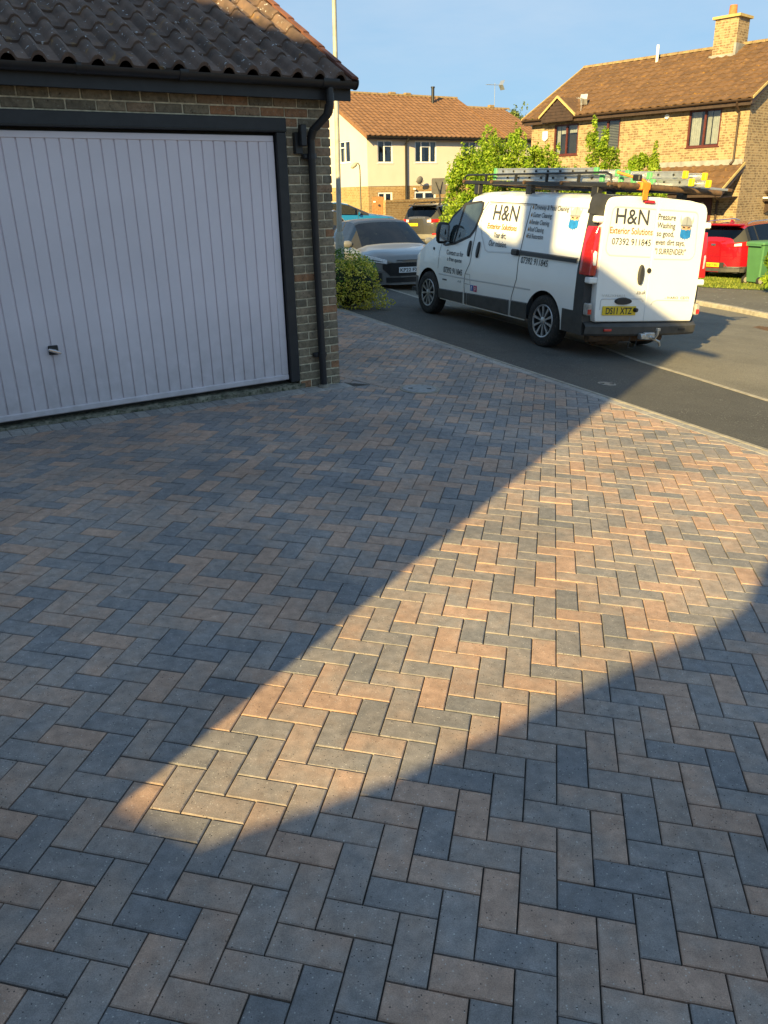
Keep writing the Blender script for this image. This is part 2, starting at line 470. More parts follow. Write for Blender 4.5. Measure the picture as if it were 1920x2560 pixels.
MT['obrick'] = brick_tex_mat('orange_buff_brick', ((0.36, 0.215, 0.085), (0.42, 0.26, 0.11), (0.23, 0.12, 0.04)), (0.42, 0.32, 0.18), var=0.55)
MT['hbrick'] = brick_tex_mat('brown_brick', ((0.22, 0.14, 0.08), (0.26, 0.17, 0.1), (0.13, 0.09, 0.06)), (0.36, 0.31, 0.22))
MT['rtile'] = tile_mat('brown_roof_tile', (0.105, 0.056, 0.025), (0.165, 0.088, 0.040), (0.50, 0.46, 0.36), 0.55, 0.66, 0.18)
MT['otile'] = tile_mat('orange_roof_tile', (0.17, 0.085, 0.040), (0.24, 0.122, 0.058), (0.45, 0.36, 0.24), 0.0, 0.72, 0.12)
MT['ridge'] = M('mortared_ridge', (0.26, 0.18, 0.09), 0.9, 0.35, 9, 0.4, 60)
MT['vergec'] = M('verge_mortar', (0.46, 0.34, 0.14), 0.9, 0.2, 9)
MT['brownwood'] = M('dark_stained_timber', (0.045, 0.026, 0.018), 0.55, 0.3, 8, 0.2, 90)
MT['mahog'] = M('mahogany_frame', (0.085, 0.018, 0.014), 0.45, 0.25, 8)
MT['lead'] = M('lead_flashing', (0.30, 0.30, 0.29), 0.6, 0.25, 5, 0.2, 30, metal=0.2)
MT['pot'] = M('terracotta', (0.55, 0.17, 0.06), 0.8, 0.2, 12)
MT['gate'] = M('gate_timber', (0.34, 0.16, 0.055), 0.75, 0.25, 10, 0.2, 60)
MT['bin'] = M('bin_green', (0.075, 0.20, 0.085), 0.45, 0.08, 4, 0.05, 150)
MT['bark'] = M('bark', (0.10, 0.08, 0.055), 0.9, 0.35, 20, 0.7, 60)
MT['leafA'] = leaf_mat('lime_leaf', (0.12, 0.23, 0.012), (0.33, 0.47, 0.03), (0.46, 0.56, 0.075), 0.5)
MT['leafB'] = leaf_mat('pale_leaf', (0.14, 0.20, 0.05), (0.24, 0.30, 0.08), None, 0.45)
MT['leafG'] = leaf_mat('euonymus_green', (0.045, 0.14, 0.018), (0.13, 0.28, 0.03), None, 0.3)
MT['leafY'] = leaf_mat('euonymus_gold', (0.26, 0.30, 0.03), (0.66, 0.58, 0.06), (0.80, 0.70, 0.14), 0.3)

def text_mesh(s, bold=0.0):
    cu = bpy.data.curves.new('lettering', 'FONT'); cu.body = s; cu.resolution_u = 3; cu.size = 1.0; cu.offset = bold
    cu.extrude = 0.0
    ob = bpy.data.objects.new('lettering', cu); COL.objects.link(ob)
    me = bpy.data.meshes.new_from_object(ob)
    bpy.data.objects.remove(ob); bpy.data.curves.remove(cu)
    return me

def lettering(s, origin, ux, uy, w, h, mat, parent, bold=0.0, name='lettering', full=False):
    # text scaled to width w and cap height h, lower-left at origin, along ux, up uy
    me = text_mesh(s, bold)
    xs = [v.co.x for v in me.vertices]; ys = [v.co.y for v in me.vertices]
    x0, x1 = min(xs), max(xs); y1 = max(ys); y0 = min(ys) if full else 0.0
    ux = Vector(ux).normalized(); uy = Vector(uy).normalized(); o = Vector(origin)
    for v in me.vertices:
        v.co = o + ux * ((v.co.x - x0) / (x1 - x0) * w) + uy * ((v.co.y - y0) / (y1 - y0) * h)
    me.materials.clear(); me.materials.append(mat)
    ob = bpy.data.objects.new(name, me); COL.objects.link(ob); ob.parent = parent
    return ob

# ------------------------------------------------------------------ terrain
def drive_plane(x, y): return 0.000117 - 0.052078 * x - 0.0019604 * y
GC = Vector((-0.42268, 7.90259)); GD = Vector((0.839445, 0.543444)); GW = Vector((-0.543444, 0.839445))
def drive_z(x, y):
    px, py = x - GC.x, y - GC.y
    t = px * GD.x + py * GD.y; s = -(px * GW.x + py * GW.y)
    f = min(1, max(0, 1 - s / 2.4)) if s > 0 else 1.0
    f = f * f * (3 - 2 * f)
    return drive_plane(x, y) + 0.0313 * max(-5.5, min(0, t)) * f
def sstep(a, b, x):
    t = min(1, max(0, (x - a) / (b - a))); return t * t * (3 - 2 * t)
def road_z(x, y):
    xc = min(8.0, max(-8, x)); yc = min(40, max(-5, y))
    a = 0.0706 - 0.0820 * xc - 0.0071 * yc
    if x < 3 and y < 16: a = min(a, drive_plane(x, y) - 0.016)
    far = -0.06 - 0.075 * min(4.5, max(-3, x)) - 0.001 * yc
    k = sstep(21, 28, y) * (1 - sstep(5, 9, x))
    return a * (1 - k) + far * k
def ground_z(x, y): return road_z(x, y)
# ------------------------------------------------------------------ ground sheets
def sheet(name, xs, ys, zf, mat, kind='structure', parent=None, mask=None):
    mb = MB()
    nx = len(xs); idx = {}
    vs = []; fs = []
    for j, y in enumerate(ys):
        for i, x in enumerate(xs):
            vs.append((x, y, zf(x, y)))
    for j in range(len(ys) - 1):
        for i in range(nx - 1):
            if mask and not mask((xs[i] + xs[i + 1]) / 2, (ys[j] + ys[j + 1]) / 2): continue
            fs.append((j * nx + i, j * nx + i + 1, (j + 1) * nx + i + 1, (j + 1) * nx + i))
    mb.add(vs, fs)
    o = mb.build(name, mat, parent, smooth=60)
    if kind and parent is None: o['kind'] = kind
    return o

def strip_sheet(name, left, right, zf, mat, n=24, dz=0.0, kind='structure', parent=None):
    # a ruled sheet between two polylines
    def samp(pl, t):
        L = [0]
        for a, b in zip(pl, pl[1:]): L.append(L[-1] + math.dist(a, b))
        d = t * L[-1]
        for i in range(len(pl) - 1):
            if d <= L[i + 1] + 1e-9:
                k = (d - L[i]) / max(1e-9, L[i + 1] - L[i])
                return (pl[i][0] + (pl[i + 1][0] - pl[i][0]) * k, pl[i][1] + (pl[i + 1][1] - pl[i][1]) * k)
        return pl[-1]
    rows = []
    m = 8
    for i in range(n + 1):
        a = samp(left, i / n); b = samp(right, i / n)
        row = []
        for j in range(m + 1):
            x = a[0] + (b[0] - a[0]) * j / m; y = a[1] + (b[1] - a[1]) * j / m
            row.append((x, y, zf(x, y) + dz))
        rows.append(row)
    o = MB().grid(rows).build(name, mat, parent, smooth=60)
    if kind: o['kind'] = kind
    return o

gx = [-400, -150, -60, -30, -15] + list(np.arange(-10, 20.1, 1.0)) + [25, 35, 60, 150, 400]
gy = [-300, -80, -30, -12] + list(np.arange(-6, 60.1, 1.5)) + [75, 110, 200, 500]
sheet('ground', [float(a) for a in gx], [float(a) for a in gy], lambda x, y: ground_z(x, y) - 0.10 + (-0.3 if y < 6 else 0), MT['earth'])

# edge of the driveway: inner line of the edging course
EP = Vector((2.096, 7.519)); ED = Vector((0.431, -0.9025)).normalized(); EN = Vector((-ED.y, ED.x)) * 1.0
if EN.x < 0: EN = -EN
def edge_pt(k, off): 
    p = EP + ED * k + EN * off
    return (p.x, p.y)
# the carriageway line: flush kerb that divides footway and road
RLN = [(-2.6, 23.5), (-1.2, 20.2), (0.14, 17.26), (0.80, 15.61), (1.75, 13.6), (3.04, 10.94), (3.25, 10.0), (3.55, 9.25), (3.99, 8.04), (4.9, 5.9), (6.4, 2.6)]
OUT = [edge_pt(k, 0.158) for k in (-17.5, -13.5, -10, -7.6, -5, -3, -1, 0.2, 1.2, 2.6, 5.0, 8.0)]
strip_sheet('footway', OUT, RLN, road_z, MT['tarmac'], 60)
FK = [(0.6, 28.5), (2.6, 26.8), (5.0, 22.5), (6.4, 19.0), (7.0, 17.65), (7.3, 17.05), (7.55, 16.2), (8.3, 14.6), (9.8, 12.2), (13.0, 8.0)]
def road_only(x, y): return road_z(x, y) - 0.006
strip_sheet('road', RLN, FK, road_only, MT['road'], 60)
mb = MB()
for a, b in zip(RLN, RLN[1:]):
    L = math.dist(a, b); n = max(1, round(L / 0.9))
    for i in range(n):
        p = [a[0] + (b[0] - a[0]) * (i + 0.004) / n, a[1] + (b[1] - a[1]) * (i + 0.004) / n]
        q = [a[0] + (b[0] - a[0]) * (i + 0.99) / n, a[1] + (b[1] - a[1]) * (i + 0.99) / n]
        dx, dy = (q[0] - p[0]), (q[1] - p[1]); l = math.hypot(dx, dy); nx_, ny_ = -dy / l * 0.03, dx / l * 0.03
        vs = []
        for (x, y) in (p, q):
            z = road_z(x, y)
            vs += [(x - nx_, y - ny_, z - 0.03), (x - nx_, y - ny_, z + 0.006), (x + nx_, y + ny_, z + 0.006), (x + nx_, y + ny_, z - 0.03)]
        mb.add(vs, [(0, 1, 5, 4), (1, 2, 6, 5), (2, 3, 7, 6), (0, 3, 2, 1), (4, 5, 6, 7)])
tag(mb.build('road_edging_kerb', MT['kerb']), kind='structure')

# far pavement with upstand kerb, verge and drive
GR = [(2.0, 31.5), (4.2, 29.2), (6.3, 25.5), (7.7, 22.6), (8.45, 21.44), (9.0, 20.9), (9.64, 20.37), (11.5, 18.6), (14.0, 15.5), (18.0, 10.0)]
fk2 = [(x + 0.0, y) for x, y in FK]
fp = strip_sheet('far_pavement', [(x + 0.11, y + 0.05) for x, y in FK], GR, lambda x, y: road_z(x, y) + 0.075, MT['farpath'], 60)
mb = MB()
for a, b in zip(FK, FK[1:]):
    L = math.dist(a, b); n = max(1, round(L / 0.9))
    for i in range(n):
        p = [a[0] + (b[0] - a[0]) * (i + 0.006) / n, a[1] + (b[1] - a[1]) * (i + 0.006) / n]
        q = [a[0] + (b[0] - a[0]) * (i + 0.994) / n, a[1] + (b[1] - a[1]) * (i + 0.994) / n]
        dx, dy = (q[0] - p[0]), (q[1] - p[1]); l = math.hypot(dx, dy); nx_, ny_ = dy / l, -dx / l
        if nx_ < 0: nx_, ny_ = -nx_, -ny_
        vs = []
        for (x, y) in (p, q):
            z = road_z(x, y)
            vs += [(x, y, z - 0.1), (x + 0.008 * nx_, y + 0.008 * ny_, z + 0.065), (x + 0.025 * nx_, y + 0.025 * ny_, z + 0.085), (x + 0.125 * nx_, y + 0.125 * ny_, z + 0.085), (x + 0.125 * nx_, y + 0.125 * ny_, z - 0.1)]
        mb.add(vs, [(0, 1, 6, 5), (1, 2, 7, 6), (2, 3, 8, 7), (3, 4, 9, 8), (0, 4, 3, 2, 1), (5, 6, 7, 8, 9)])
tag(mb.build('far_kerb', MT['kerb']), kind='structure')
GB = [(3.0, 34.0), (5.6, 31.5), (7.6, 28.4), (9.0, 26.3), (10.0, 25.49), (10.7, 25.06), (12.2, 24.0), (14.5, 22.0), (17.5, 19.0), (22.0, 14.0)]
strip_sheet('grass_verge', GR, GB, lambda x, y: road_z(x, y) + 0.085, MT['grass'], 40)
strip_sheet('far_driveway', GB, [(x + 6, y + 6) for x, y in GB], lambda x, y: road_z(x, y) + 0.09, MT['kerb'], 30)
sheet('forecourt', [float(a) for a in np.arange(-9, 4.1, 1)], [float(a) for a in np.arange(22.0, 44.1, 1)], lambda x, y: ground_z(x, y) + 0.012, MT['road'], mask=lambda x, y: (x - 0.6) * 0.65 + (y - 28.5) * 0.76 > -4.5 or x < -2)

def blades(name, pts_fn, n, h, mat, label, seed):
    rnd = random.Random(seed); mb = MB(); vs = []; fs = []
    for i in range(n):
        x, y, z = pts_fn(rnd)
        a = rnd.uniform(0, 6.28); hh = h * rnd.uniform(0.5, 1.3); w = 0.012 + hh * 0.12; l = hh * rnd.uniform(-.6, .6)
        b = len(vs)
        vs += [(x - math.cos(a) * w, y - math.sin(a) * w, z), (x + math.cos(a) * w, y + math.sin(a) * w, z), (x + math.sin(a) * l, y - math.cos(a) * l, z + hh)]
        fs.append((b, b + 1, b + 2))
    mb.v = vs; mb.f = fs; mb.m = [0] * len(fs)
    return tag(mb.build(name, mat), label, 'grass', kind='stuff')
MT['blade'] = leaf_mat('grass_blade', (0.10, 0.16, 0.02), (0.24, 0.30, 0.035), (0.34, 0.36, 0.07), 0.4, 0.7)
def verge_pt(r_):
    t = r_.random(); k = r_.random() ** 0.8
    i = min(len(GR) - 2, int(2.5 + t * 5)); f = r_.random()
    a = (GR[i][0] + (GR[i + 1][0] - GR[i][0]) * f, GR[i][1] + (GR[i + 1][1] - GR[i][1]) * f)
    b = (GB[i][0] + (GB[i + 1][0] - GB[i][0]) * f, GB[i][1] + (GB[i + 1][1] - GB[i][1]) * f)
    x = a[0] + (b[0] - a[0]) * k; y = a[1] + (b[1] - a[1]) * k
    return x, y, road_z(x, y) + 0.08
blades('verge_grass', verge_pt, 16000, 0.05, MT['blade'], 'short sunlit grass on the verge behind the van', 3)
def tuft_pt(r_):
    x = r_.uniform(1.2, 3.6); y = r_.uniform(24.5, 30.5)
    return x, y, ground_z(x, y) + 0.01
blades('rough_grass', tuft_pt, 9000, 0.10, MT['blade'], 'yellow-green rough grass between the silver hatchback and the grey SUV', 5)

# ------------------------------------------------------------------ driveway of block pavers
drive = empty('driveway'); drive['kind'] = 'structure'
MOD = 0.101
PO = Vector((0.21684, 1.51956)); PU = Vector((0.977807, -0.203324)); PV = Vector((-0.202949, -0.979110))
def lat(u, v): return PO + PU * (u * MOD) + PV * (v * MOD)
def clip_poly(poly, p, n):
    # keep the part of poly where (x - p).n >= 0
    out = []
    for i in range(len(poly)):
        a, b = poly[i], poly[(i + 1) % len(poly)]
        da = (a - p).dot(n); db = (b - p).dot(n)
        if da >= 0: out.append(a)
        if (da >= 0) != (db >= 0): out.append(a + (b - a) * (da / (da - db)))
    return out
def gl(x, y):
    px, py = x - GC.x, y - GC.y
    return px * GD.x + py * GD.y, px * GW.x + py * GW.y          # along the door wall, depth behind it
GAPJ = 0.0022
def shrink(poly, e):
    n = len(poly); out = []
    c = sum(poly, Vector((0, 0))) / n
    for i in range(n):
        p0, p1, p2 = poly[i - 1], poly[i], poly[(i + 1) % n]
        d1 = (p1 - p0).normalized(); d2 = (p2 - p1).normalized()
        n1 = Vector((-d1.y, d1.x)); n2 = Vector((-d2.y, d2.x))
        if n1.dot(c - p1) < 0: n1 = -n1
        if n2.dot(c - p1) < 0: n2 = -n2
        k = 1 + n1.dot(n2)
        out.append(p1 + (n1 + n2) * (e / max(0.35, k)))
    return out
def area(poly):
    return abs(sum(poly[i].x * poly[(i + 1) % len(poly)].y - poly[(i + 1) % len(poly)].x * poly[i].y for i in range(len(poly)))) / 2
CH = 0.0034
def block_geo(poly, zf, dz, tx, ty):
    # bevelled block from a plan polygon: returns verts, faces
    if len(poly) < 3: return None
    c = sum(poly, Vector((0, 0))) / len(poly)
    inner = shrink(poly, CH)
    n = len(poly)
    def Z(p): return zf(p.x, p.y) + dz + tx * (p.x - c.x) + ty * (p.y - c.y)
    vs = [(p.x, p.y, Z(p)) for p in inner] + [(p.x, p.y, Z(p) - CH * 0.75) for p in poly] + [(p.x, p.y, Z(p) - 0.028) for p in poly]
    sa = sum(poly[i].x * poly[(i + 1) % n].y - poly[(i + 1) % n].x * poly[i].y for i in range(n))
    fs = [tuple(range(n)) if sa > 0 else tuple(range(n))[::-1]]
    for k in (0, n):
        for i in range(n):
            q = (k + i, k + (i + 1) % n, k + n + (i + 1) % n, k + n + i)
            fs.append(q if sa < 0 else q[::-1])
    return vs, fs
CM = np.array(CR.to_3x3()).T
def pix(x, y, z):
    c = CM @ np.array([x, y, z - 1.738])
    if c[2] > -0.2: return None
    return 960 + 2000 * c[0] / -c[2], 1280 - 2000 * c[1] / -c[2], -c[2]
KP = EP; KN = -EN                                   # inside of the edging line
rnd = random.Random(11)
full = []; cut = []
for u in range(-75, 62):
    for v in range(-132, 12):
        for kind in (0, 1):
            if kind == 0:
                if (u + v) % 4 != 0: continue
                r4 = [(u, v), (u + 2, v), (u + 2, v + 1), (u, v + 1)]
            else:
                if (u + v - 2) % 4 != 0: continue
                r4 = [(u, v), (u + 1, v), (u + 1, v + 2), (u, v + 2)]
            P4 = [lat(*q) for q in r4]
            c = sum(P4, Vector((0, 0))) / 4
            if c.y > 13.75 or c.y < 0.75 or (c - EP).dot(EN) > 0.12: continue
            t, s = gl(c.x, c.y)
            if t < 0.13 and s > -0.12: 
                if not (t > -0.12 and s > 0): continue
            pz = pix(c.x, c.y, drive_z(c.x, c.y))
            if pz is None or not (-260 < pz[0] < 2200 and 600 < pz[1] < 2800): continue
            P4 = shrink(P4, GAPJ)
            # light unevenness in size
            poly = P4
            poly = clip_poly(poly, KP, KN)
            if len(poly) >= 3:
                if s < 0.05 and t < 0.25: poly = clip_poly(poly, GC + GW * -0.212, -GW) if t < 0.02 or s < -0.2 else poly
                if len(poly) >= 3 and s > -0.1: poly = clip_poly(poly, GC + GD * 0.02, GD)
            if len(poly) < 3 or area(poly) < 0.0012: continue
            isfull = len(poly) == 4 and abs(area(poly) - area(P4)) < 1e-7
            (full if isfull else cut).append((poly, c, pz, kind))
full.sort(key=lambda q: -(0.02 / q[2][2] ** 2) * (1 if (0 <= q[2][0] <= 1920 and q[2][1] <= 2560) else 0.01))
N_IND = 300
# shared bevelled block for the nearest pavers
a2 = MOD * 2 - 2 * GAPJ; b2 = MOD - 2 * GAPJ
vs, fs = block_geo([Vector((-a2 / 2, -b2 / 2)), Vector((a2 / 2, -b2 / 2)), Vector((a2 / 2, b2 / 2)), Vector((-a2 / 2, b2 / 2))], lambda x, y: 0, 0, 0, 0)
pm = MB().add(vs, fs); proto_p = pm.build('paver', MT['paver'], drive)
pme = proto_p.data
first = True
for poly, c, pz, kind in full[:N_IND]:
    o = proto_p if first else proto_p.copy()
    if not first: COL.objects.link(o)
    first = False
    ax = PU if kind == 0 else PV
    e = 0.01
    dzx = (drive_z(c.x + e, c.y) - drive_z(c.x - e, c.y)) / (2 * e) + rnd.uniform(-.009, .009)
    dzy = (drive_z(c.x, c.y + e) - drive_z(c.x, c.y - e)) / (2 * e) + rnd.uniform(-.009, .009)
    nz = Vector((-dzx, -dzy, 1)).normalized()
    a3 = Vector((ax.x, ax.y, 0)); a3 = (a3 - nz * a3.dot(nz)).normalized(); b3 = nz.cross(a3)
    rr = rnd.uniform(-.006, .006)
    a3, b3 = a3 * math.cos(rr) + b3 * math.sin(rr), b3 * math.cos(rr) - a3 * math.sin(rr)
    o.matrix_basis = Matrix(((a3.x, b3.x, nz.x, c.x), (a3.y, b3.y, nz.y, c.y), (a3.z, b3.z, nz.z, drive_z(c.x, c.y) + rnd.uniform(-.0012, .0012)), (0, 0, 0, 1)))
    o.parent = drive
mb = MB()
for poly, c, pz, kind in full[N_IND:] + cut:
    g_ = block_geo(poly, drive_z, rnd.uniform(-.0018, .0018), rnd.uniform(-.009, .009), rnd.uniform(-.009, .009))
    if g_: mb.add(*g_)
tag(mb.build('paving_blocks', MT['paver'], drive), kind='stuff')
# sand bed under the joints
def bed_mask(x, y):
    t, s = gl(x, y)
    return (Vector((x, y)) - EP).dot(EN) < 0.05 and not (t < -0.1 and s > 0.1)
sheet('joint_sand', [float(a) for a in np.arange(-7, 5.6, 0.2)], [float(a) for a in np.arange(0.0, 14.0, 0.2)], lambda x, y: drive_z(x, y) - 0.0095, MT['sand'], kind=None, parent=drive, mask=bed_mask)

# edging course along the road and its thin concrete kerb
k = -7.0
while k < 6.5:
    L = 0.2
    a = EP + ED * (k + 0.0018) + EN * 0.004; b = EP + ED * (k + L - 0.0018) + EN * 0.004
    pl = [a, b, b + EN * 0.102, a + EN * 0.102]
    g_ = block_geo(pl, drive_z, rnd.uniform(-.001, .001), 0, 0)
    MB().add(*g_).build('edging_block', MT['paver_grey'], drive)
    k += L
k = -7.0
while k < 6.5:
    L = 0.9
    a = EP + ED * (k + 0.003) + EN * 0.109; b = EP + ED * (k + L - 0.003) + EN * 0.109
    g_ = block_geo([a, b, b + EN * 0.045, a + EN * 0.045], lambda x, y: drive_z(x, y) + 0.004, 0, 0, 0)
    vs, fs = g_
    vs = [(x, y, z - (0.06 if i >= 8 else 0)) for i, (x, y, z) in enumerate(vs)]
    MB().add(vs, fs).build('kerb_stone', MT['kerb'], drive)
    k += L
# soldier course along the garage door
t = -5.4
while t < -0.02:
    a = GC + GD * (t + 0.0018) - GW * 0.006; b = GC + GD * (t + 0.0993) - GW * 0.006
    g_ = block_geo([a, b, b - GW * 0.198, a - GW * 0.198], drive_z, rnd.uniform(-.001, .001), 0, 0)
    MB().add(*g_).build('edging_block', MT['paver_grey'], drive)
    t += 0.101
# row of stretchers that leaves the garage corner
A0 = GC + GD * 0.03 + GW * 0.78; A1 = Vector((0.06, 7.72)); dA = (A1 - A0); LA = dA.length; dA.normalize(); nA = Vector((-dA.y, dA.x))
n = int(LA / 0.202)
for i in range(n):
    a = A0 + dA * (i * 0.202 + 0.002); b = A0 + dA * (i * 0.202 + 0.2)
    g_ = block_geo([a, b, b + nA * 0.098, a + nA * 0.098], drive_z, 0.005, 0, 0)
    MB().add(*g_).build('edging_block', MT['paver'], drive)

def cover(name, c, r, mat, zf, label, cat, dz=0.007, n=28, surround=True):
    o = empty(name, (c[0], c[1], zf(*c)), label=label, cat=cat)
    gx_ = (zf(c[0] + .1, c[1]) - zf(c[0] - .1, c[1])) / .2; gy_ = (zf(c[0], c[1] + .1) - zf(c[0], c[1] - .1)) / .2
    def ring(r_, z): return [(r_ * math.cos(2 * math.pi * i / n), r_ * math.sin(2 * math.pi * i / n), z + gx_ * r_ * math.cos(2 * math.pi * i / n) + gy_ * r_ * math.sin(2 * math.pi * i / n)) for i in range(n)]
    if surround:
        MB().grid([ring(r * 1.22, -0.02), ring(r * 1.2, dz - 0.001), ring(r * 1.05, dz), ring(r * 1.04, dz - 0.006)], closed=True).build('concrete_surround', MT['kerb'], o, smooth=40)
    m_ = MB().grid([ring(r * 1.02, -0.02), ring(r * 1.02, dz + 0.001), ring(r * 0.99, dz + 0.003), ring(r * 0.9, dz + 0.003), ring(r * 0.89, dz + 0.001)], closed=True)
    m_.add(ring(r * 0.89, dz + 0.001), [tuple(range(n))])
    m_.build('lid', mat, o, smooth=40)
    for sx in (-.55, .55):
        z = dz + 0.004 + gx_ * sx * r
        MB().box((sx * r - .022, -.012, z - .004), (sx * r + .022, .012, z)).build('lifting_slot', MT['gap'], o)
    return o
cover('inspection_cover', (0.375, 7.72), 0.165, MT['iron'], drive_z, 'round grey inspection cover set in the block paving near the garage corner', 'cover')
cover('road_cover', (2.41, 8.43), 0.095, M('worn_iron', (0.20, 0.19, 0.17), .6, .3, 20, .4, 140), road_z, 'small round metal cover in the tarmac footway beside the driveway kerb', 'cover', 0.004, surround=False)
gul = empty('drain_grate', (6.80, 14.25, road_z(6.8, 14.25)), R(-55), 'rust-brown gully grate in the road near the right edge', 'drain')
MB().box((-.27, -.22, -.05), (.27, .22, -.002)).build('frame', MT['iron'], gul)
for i in range(9):
    MB().box((-.24 + i * .056, -.19, -.004), (-.24 + i * .056 + .034, .19, .006)).build('bar', MT['rust'], gul)

# ------------------------------------------------------------------ garage
gm = Matrix(((GD.x, GW.x, 0, GC.x), (GD.y, GW.y, 0, GC.y), (0, 0, 1, 0), (0, 0, 0, 1)))
garage = empty('garage', mat=gm, label='brick garage with pale ribbed up-and-over door and dark tiled roof', cat='garage')
wall = MB()
wall.box((-0.425, 0.008, -0.1), (0.007, 0.22, 2.66))
wall.box((-5.4, 0.008, 2.37), (-0.43, 0.22, 2.66))
wall.box((-5.4, 0.008, -0.1), (-4.82, 0.22, 2.37))
wall.box((-0.10, 0.221, -0.1), (0.007, 6.0, 2.62))
wall.box((-5.4, 0.221, -0.1), (-5.3, 6.0, 2.62))
wall.box((-5.3, 5.9, -0.1), (-0.1, 6.0, 2.62))
wall.prism([(-0.1, 2.62), (6.0, 2.62), (2.95, 4.30)], 0, -0.05, 0.005)
wall = wall.build('wall', MT['mortar'], garage)
def brick_mat():
    m, nt, b = new_mat('garage_brick')
    oi = nd(nt, 'ObjectInfo'); v = coords(nt); pos = coords(nt, 'World')
    sep = nd(nt, 'SeparateXYZ'); nt.links.new(pos, sep.inputs[0])
    c = ramp(nt, oi.outputs['Random'], [(0.0, (0.17, 0.142, 0.10)), (0.3, (0.235, 0.185, 0.12)), (0.55, (0.28, 0.22, 0.145)), (0.80, (0.28, 0.18, 0.11)), (1.0, (0.36, 0.17, 0.08))])
    c = mixc(nt, 1.0, c, ramp(nt, noise(nt, pos, 22, 4), [(0.3, (0.7,) * 3), (0.7, (1.3,) * 3)]), 'MULTIPLY')
    c = mixc(nt, ramp(nt, noise(nt, pos, 55, 4, 0.7), [(0.58, (0, 0, 0)), (0.66, (0.6,) * 3)]), c, (0.33, 0.29, 0.22))
    c = mixc(nt, ramp(nt, noise(nt, pos, 40, 4, 0.7), [(0.60, (0, 0, 0)), (0.68, (0.8,) * 3)]), c, (0.035, 0.032, 0.025))
    nt.links.new(c, b.inputs['Base Color']); b.inputs['Roughness'].default_value = 0.92
    bump(nt, b, noise(nt, pos, 70, 5, 0.7), 0.9, 0.006)
    return m
MT['gbrick'] = brick_mat()
gauge = 0.0765
bm_cache = {}
def put_brick(s0, s1, zc):
    w_ = round(s1 - s0, 4)
    if w_ < 0.02: return
    if w_ not in bm_cache:
        o = MB().box((-w_ / 2, 0, -0.0325), (w_ / 2, 0.10, 0.0325), bev=0.005).build('brick', MT['gbrick'], wall)
        bm_cache[w_] = o.data
    else:
        o = bpy.data.objects.new('brick', bm_cache[w_]); COL.objects.link(o); o.parent = wall
    o.location = ((s0 + s1) / 2 + rnd.uniform(-.0015, .0015), rnd.uniform(-.0025, .002), zc)
    o.rotation_euler = (rnd.uniform(-.012, .012), rnd.uniform(-.006, .006), rnd.uniform(-.008, .008))
for r_ in range(-1, 33):
    zc = 2.455 - gauge * r_ - gauge / 2 + 0.0
    zc_top = zc
    odd = r_ % 2 == 0
    # perpends of this course
    base = -1.336 if odd else -1.441
    edges = sorted([base + 0.2275 * i for i in range(-18, 8)])
    lo = -5.3 if zc > 2.38 else -0.425
    es = [lo] + [e for e in edges if lo + 0.03 < e < 0.0] + [0.018]
    if zc < -0.03: continue
    for a, b in zip(es, es[1:]):
        if zc > 2.38 and b < -3.2: continue
        put_brick(a + 0.005, b - 0.005 if b < 0.01 else b, zc)
# threshold
th = MB(); rows = []
rr = random.Random(4)
for i in range(60):
    s = -5.2 + i * (4.82 / 59)
    o1 = rr.uniform(-.012, .012)
    rows.append([(s, -0.004 + o1, -0.06), (s, 0.0 + o1, 0.05 + rr.uniform(-.012, .01)), (s, 0.03, 0.066 + rr.uniform(-.006, .006)), (s, 0.25, 0.068)])
th.grid(rows).build('threshold', MT['conc'], garage, smooth=50)
# door frame and door
fr = MB().box((-4.86, -0.022, 2.262), (-0.428, 0.11, 2.372), bev=.004).build('door_frame_head', MT['blackwood'], garage)
MB().box((-4.86, -0.030, 2.275), (-0.424, -0.023, 2.281)).build('drip_bead', MT['blackwood'], fr)
MB().box((-0.523, -0.012, 0.085), (-0.430, 0.11, 2.261), bev=.004).build('door_frame_jamb', MT['blackwood'], garage)
MB().box((-4.86, -0.012, 0.085), (-4.735, 0.11, 2.261), bev=.004).build('door_frame_jamb', MT['blackwood'], garage)
door = empty('door'); door.parent = garage
dp = []; s = -4.70
prof = []
while s < -0.60:
    prof += [(s, 0.040), (s + 0.004, 0.052), (s + 0.010, 0.052), (s + 0.014, 0.040), (s + 0.016, 0.038), (s + 0.101, 0.038)]
    s += 0.103
MB().grid([[(p, y, 0.16) for p, y in prof], [(p, y, 2.19) for p, y in prof]]).build('door_panel', MT['door'], door)
MB().box((-4.735, 0.030, 2.188), (-0.535, 0.06, 2.236), bev=.004).build('top_rail', MT['door'], door)
MB().box((-4.735, 0.022, 0.108), (-0.530, 0.06, 0.160), bev=.008).build('bottom_rail', MT['door'], door)
MB().box((-0.602, 0.030, 0.161), (-0.533, 0.06, 2.187), bev=.004).build('stile', MT['door'], door)
MB().box((-4.735, 0.030, 0.161), (-4.699, 0.06, 2.187), bev=.004).build('stile', MT['door'], door)
MB().box((-2.658, 0.020, 0.594), (-2.582, 0.037, 0.668), bev=.005).build('handle_plate', MT['black'], door)
hd = MB()
hd.cyl((-2.62, -0.02, 0.628), (-2.62, 0.03, 0.628), 0.014, n=12)
hd.M = Matrix.Translation((-2.62, -0.03, 0.628)) @ Euler((0, R(22), 0)).to_matrix().to_4x4()
hd.box((-0.052, -0.010, -0.012), (0.052, 0.010, 0.012), bev=.007)
hd.build('handle', MT['chrome'], door, smooth=40)
MB().box((-4.8, 0.12, 0.07), (-0.44, 0.16, 2.3)).build('dark_interior', MT['room'], garage)

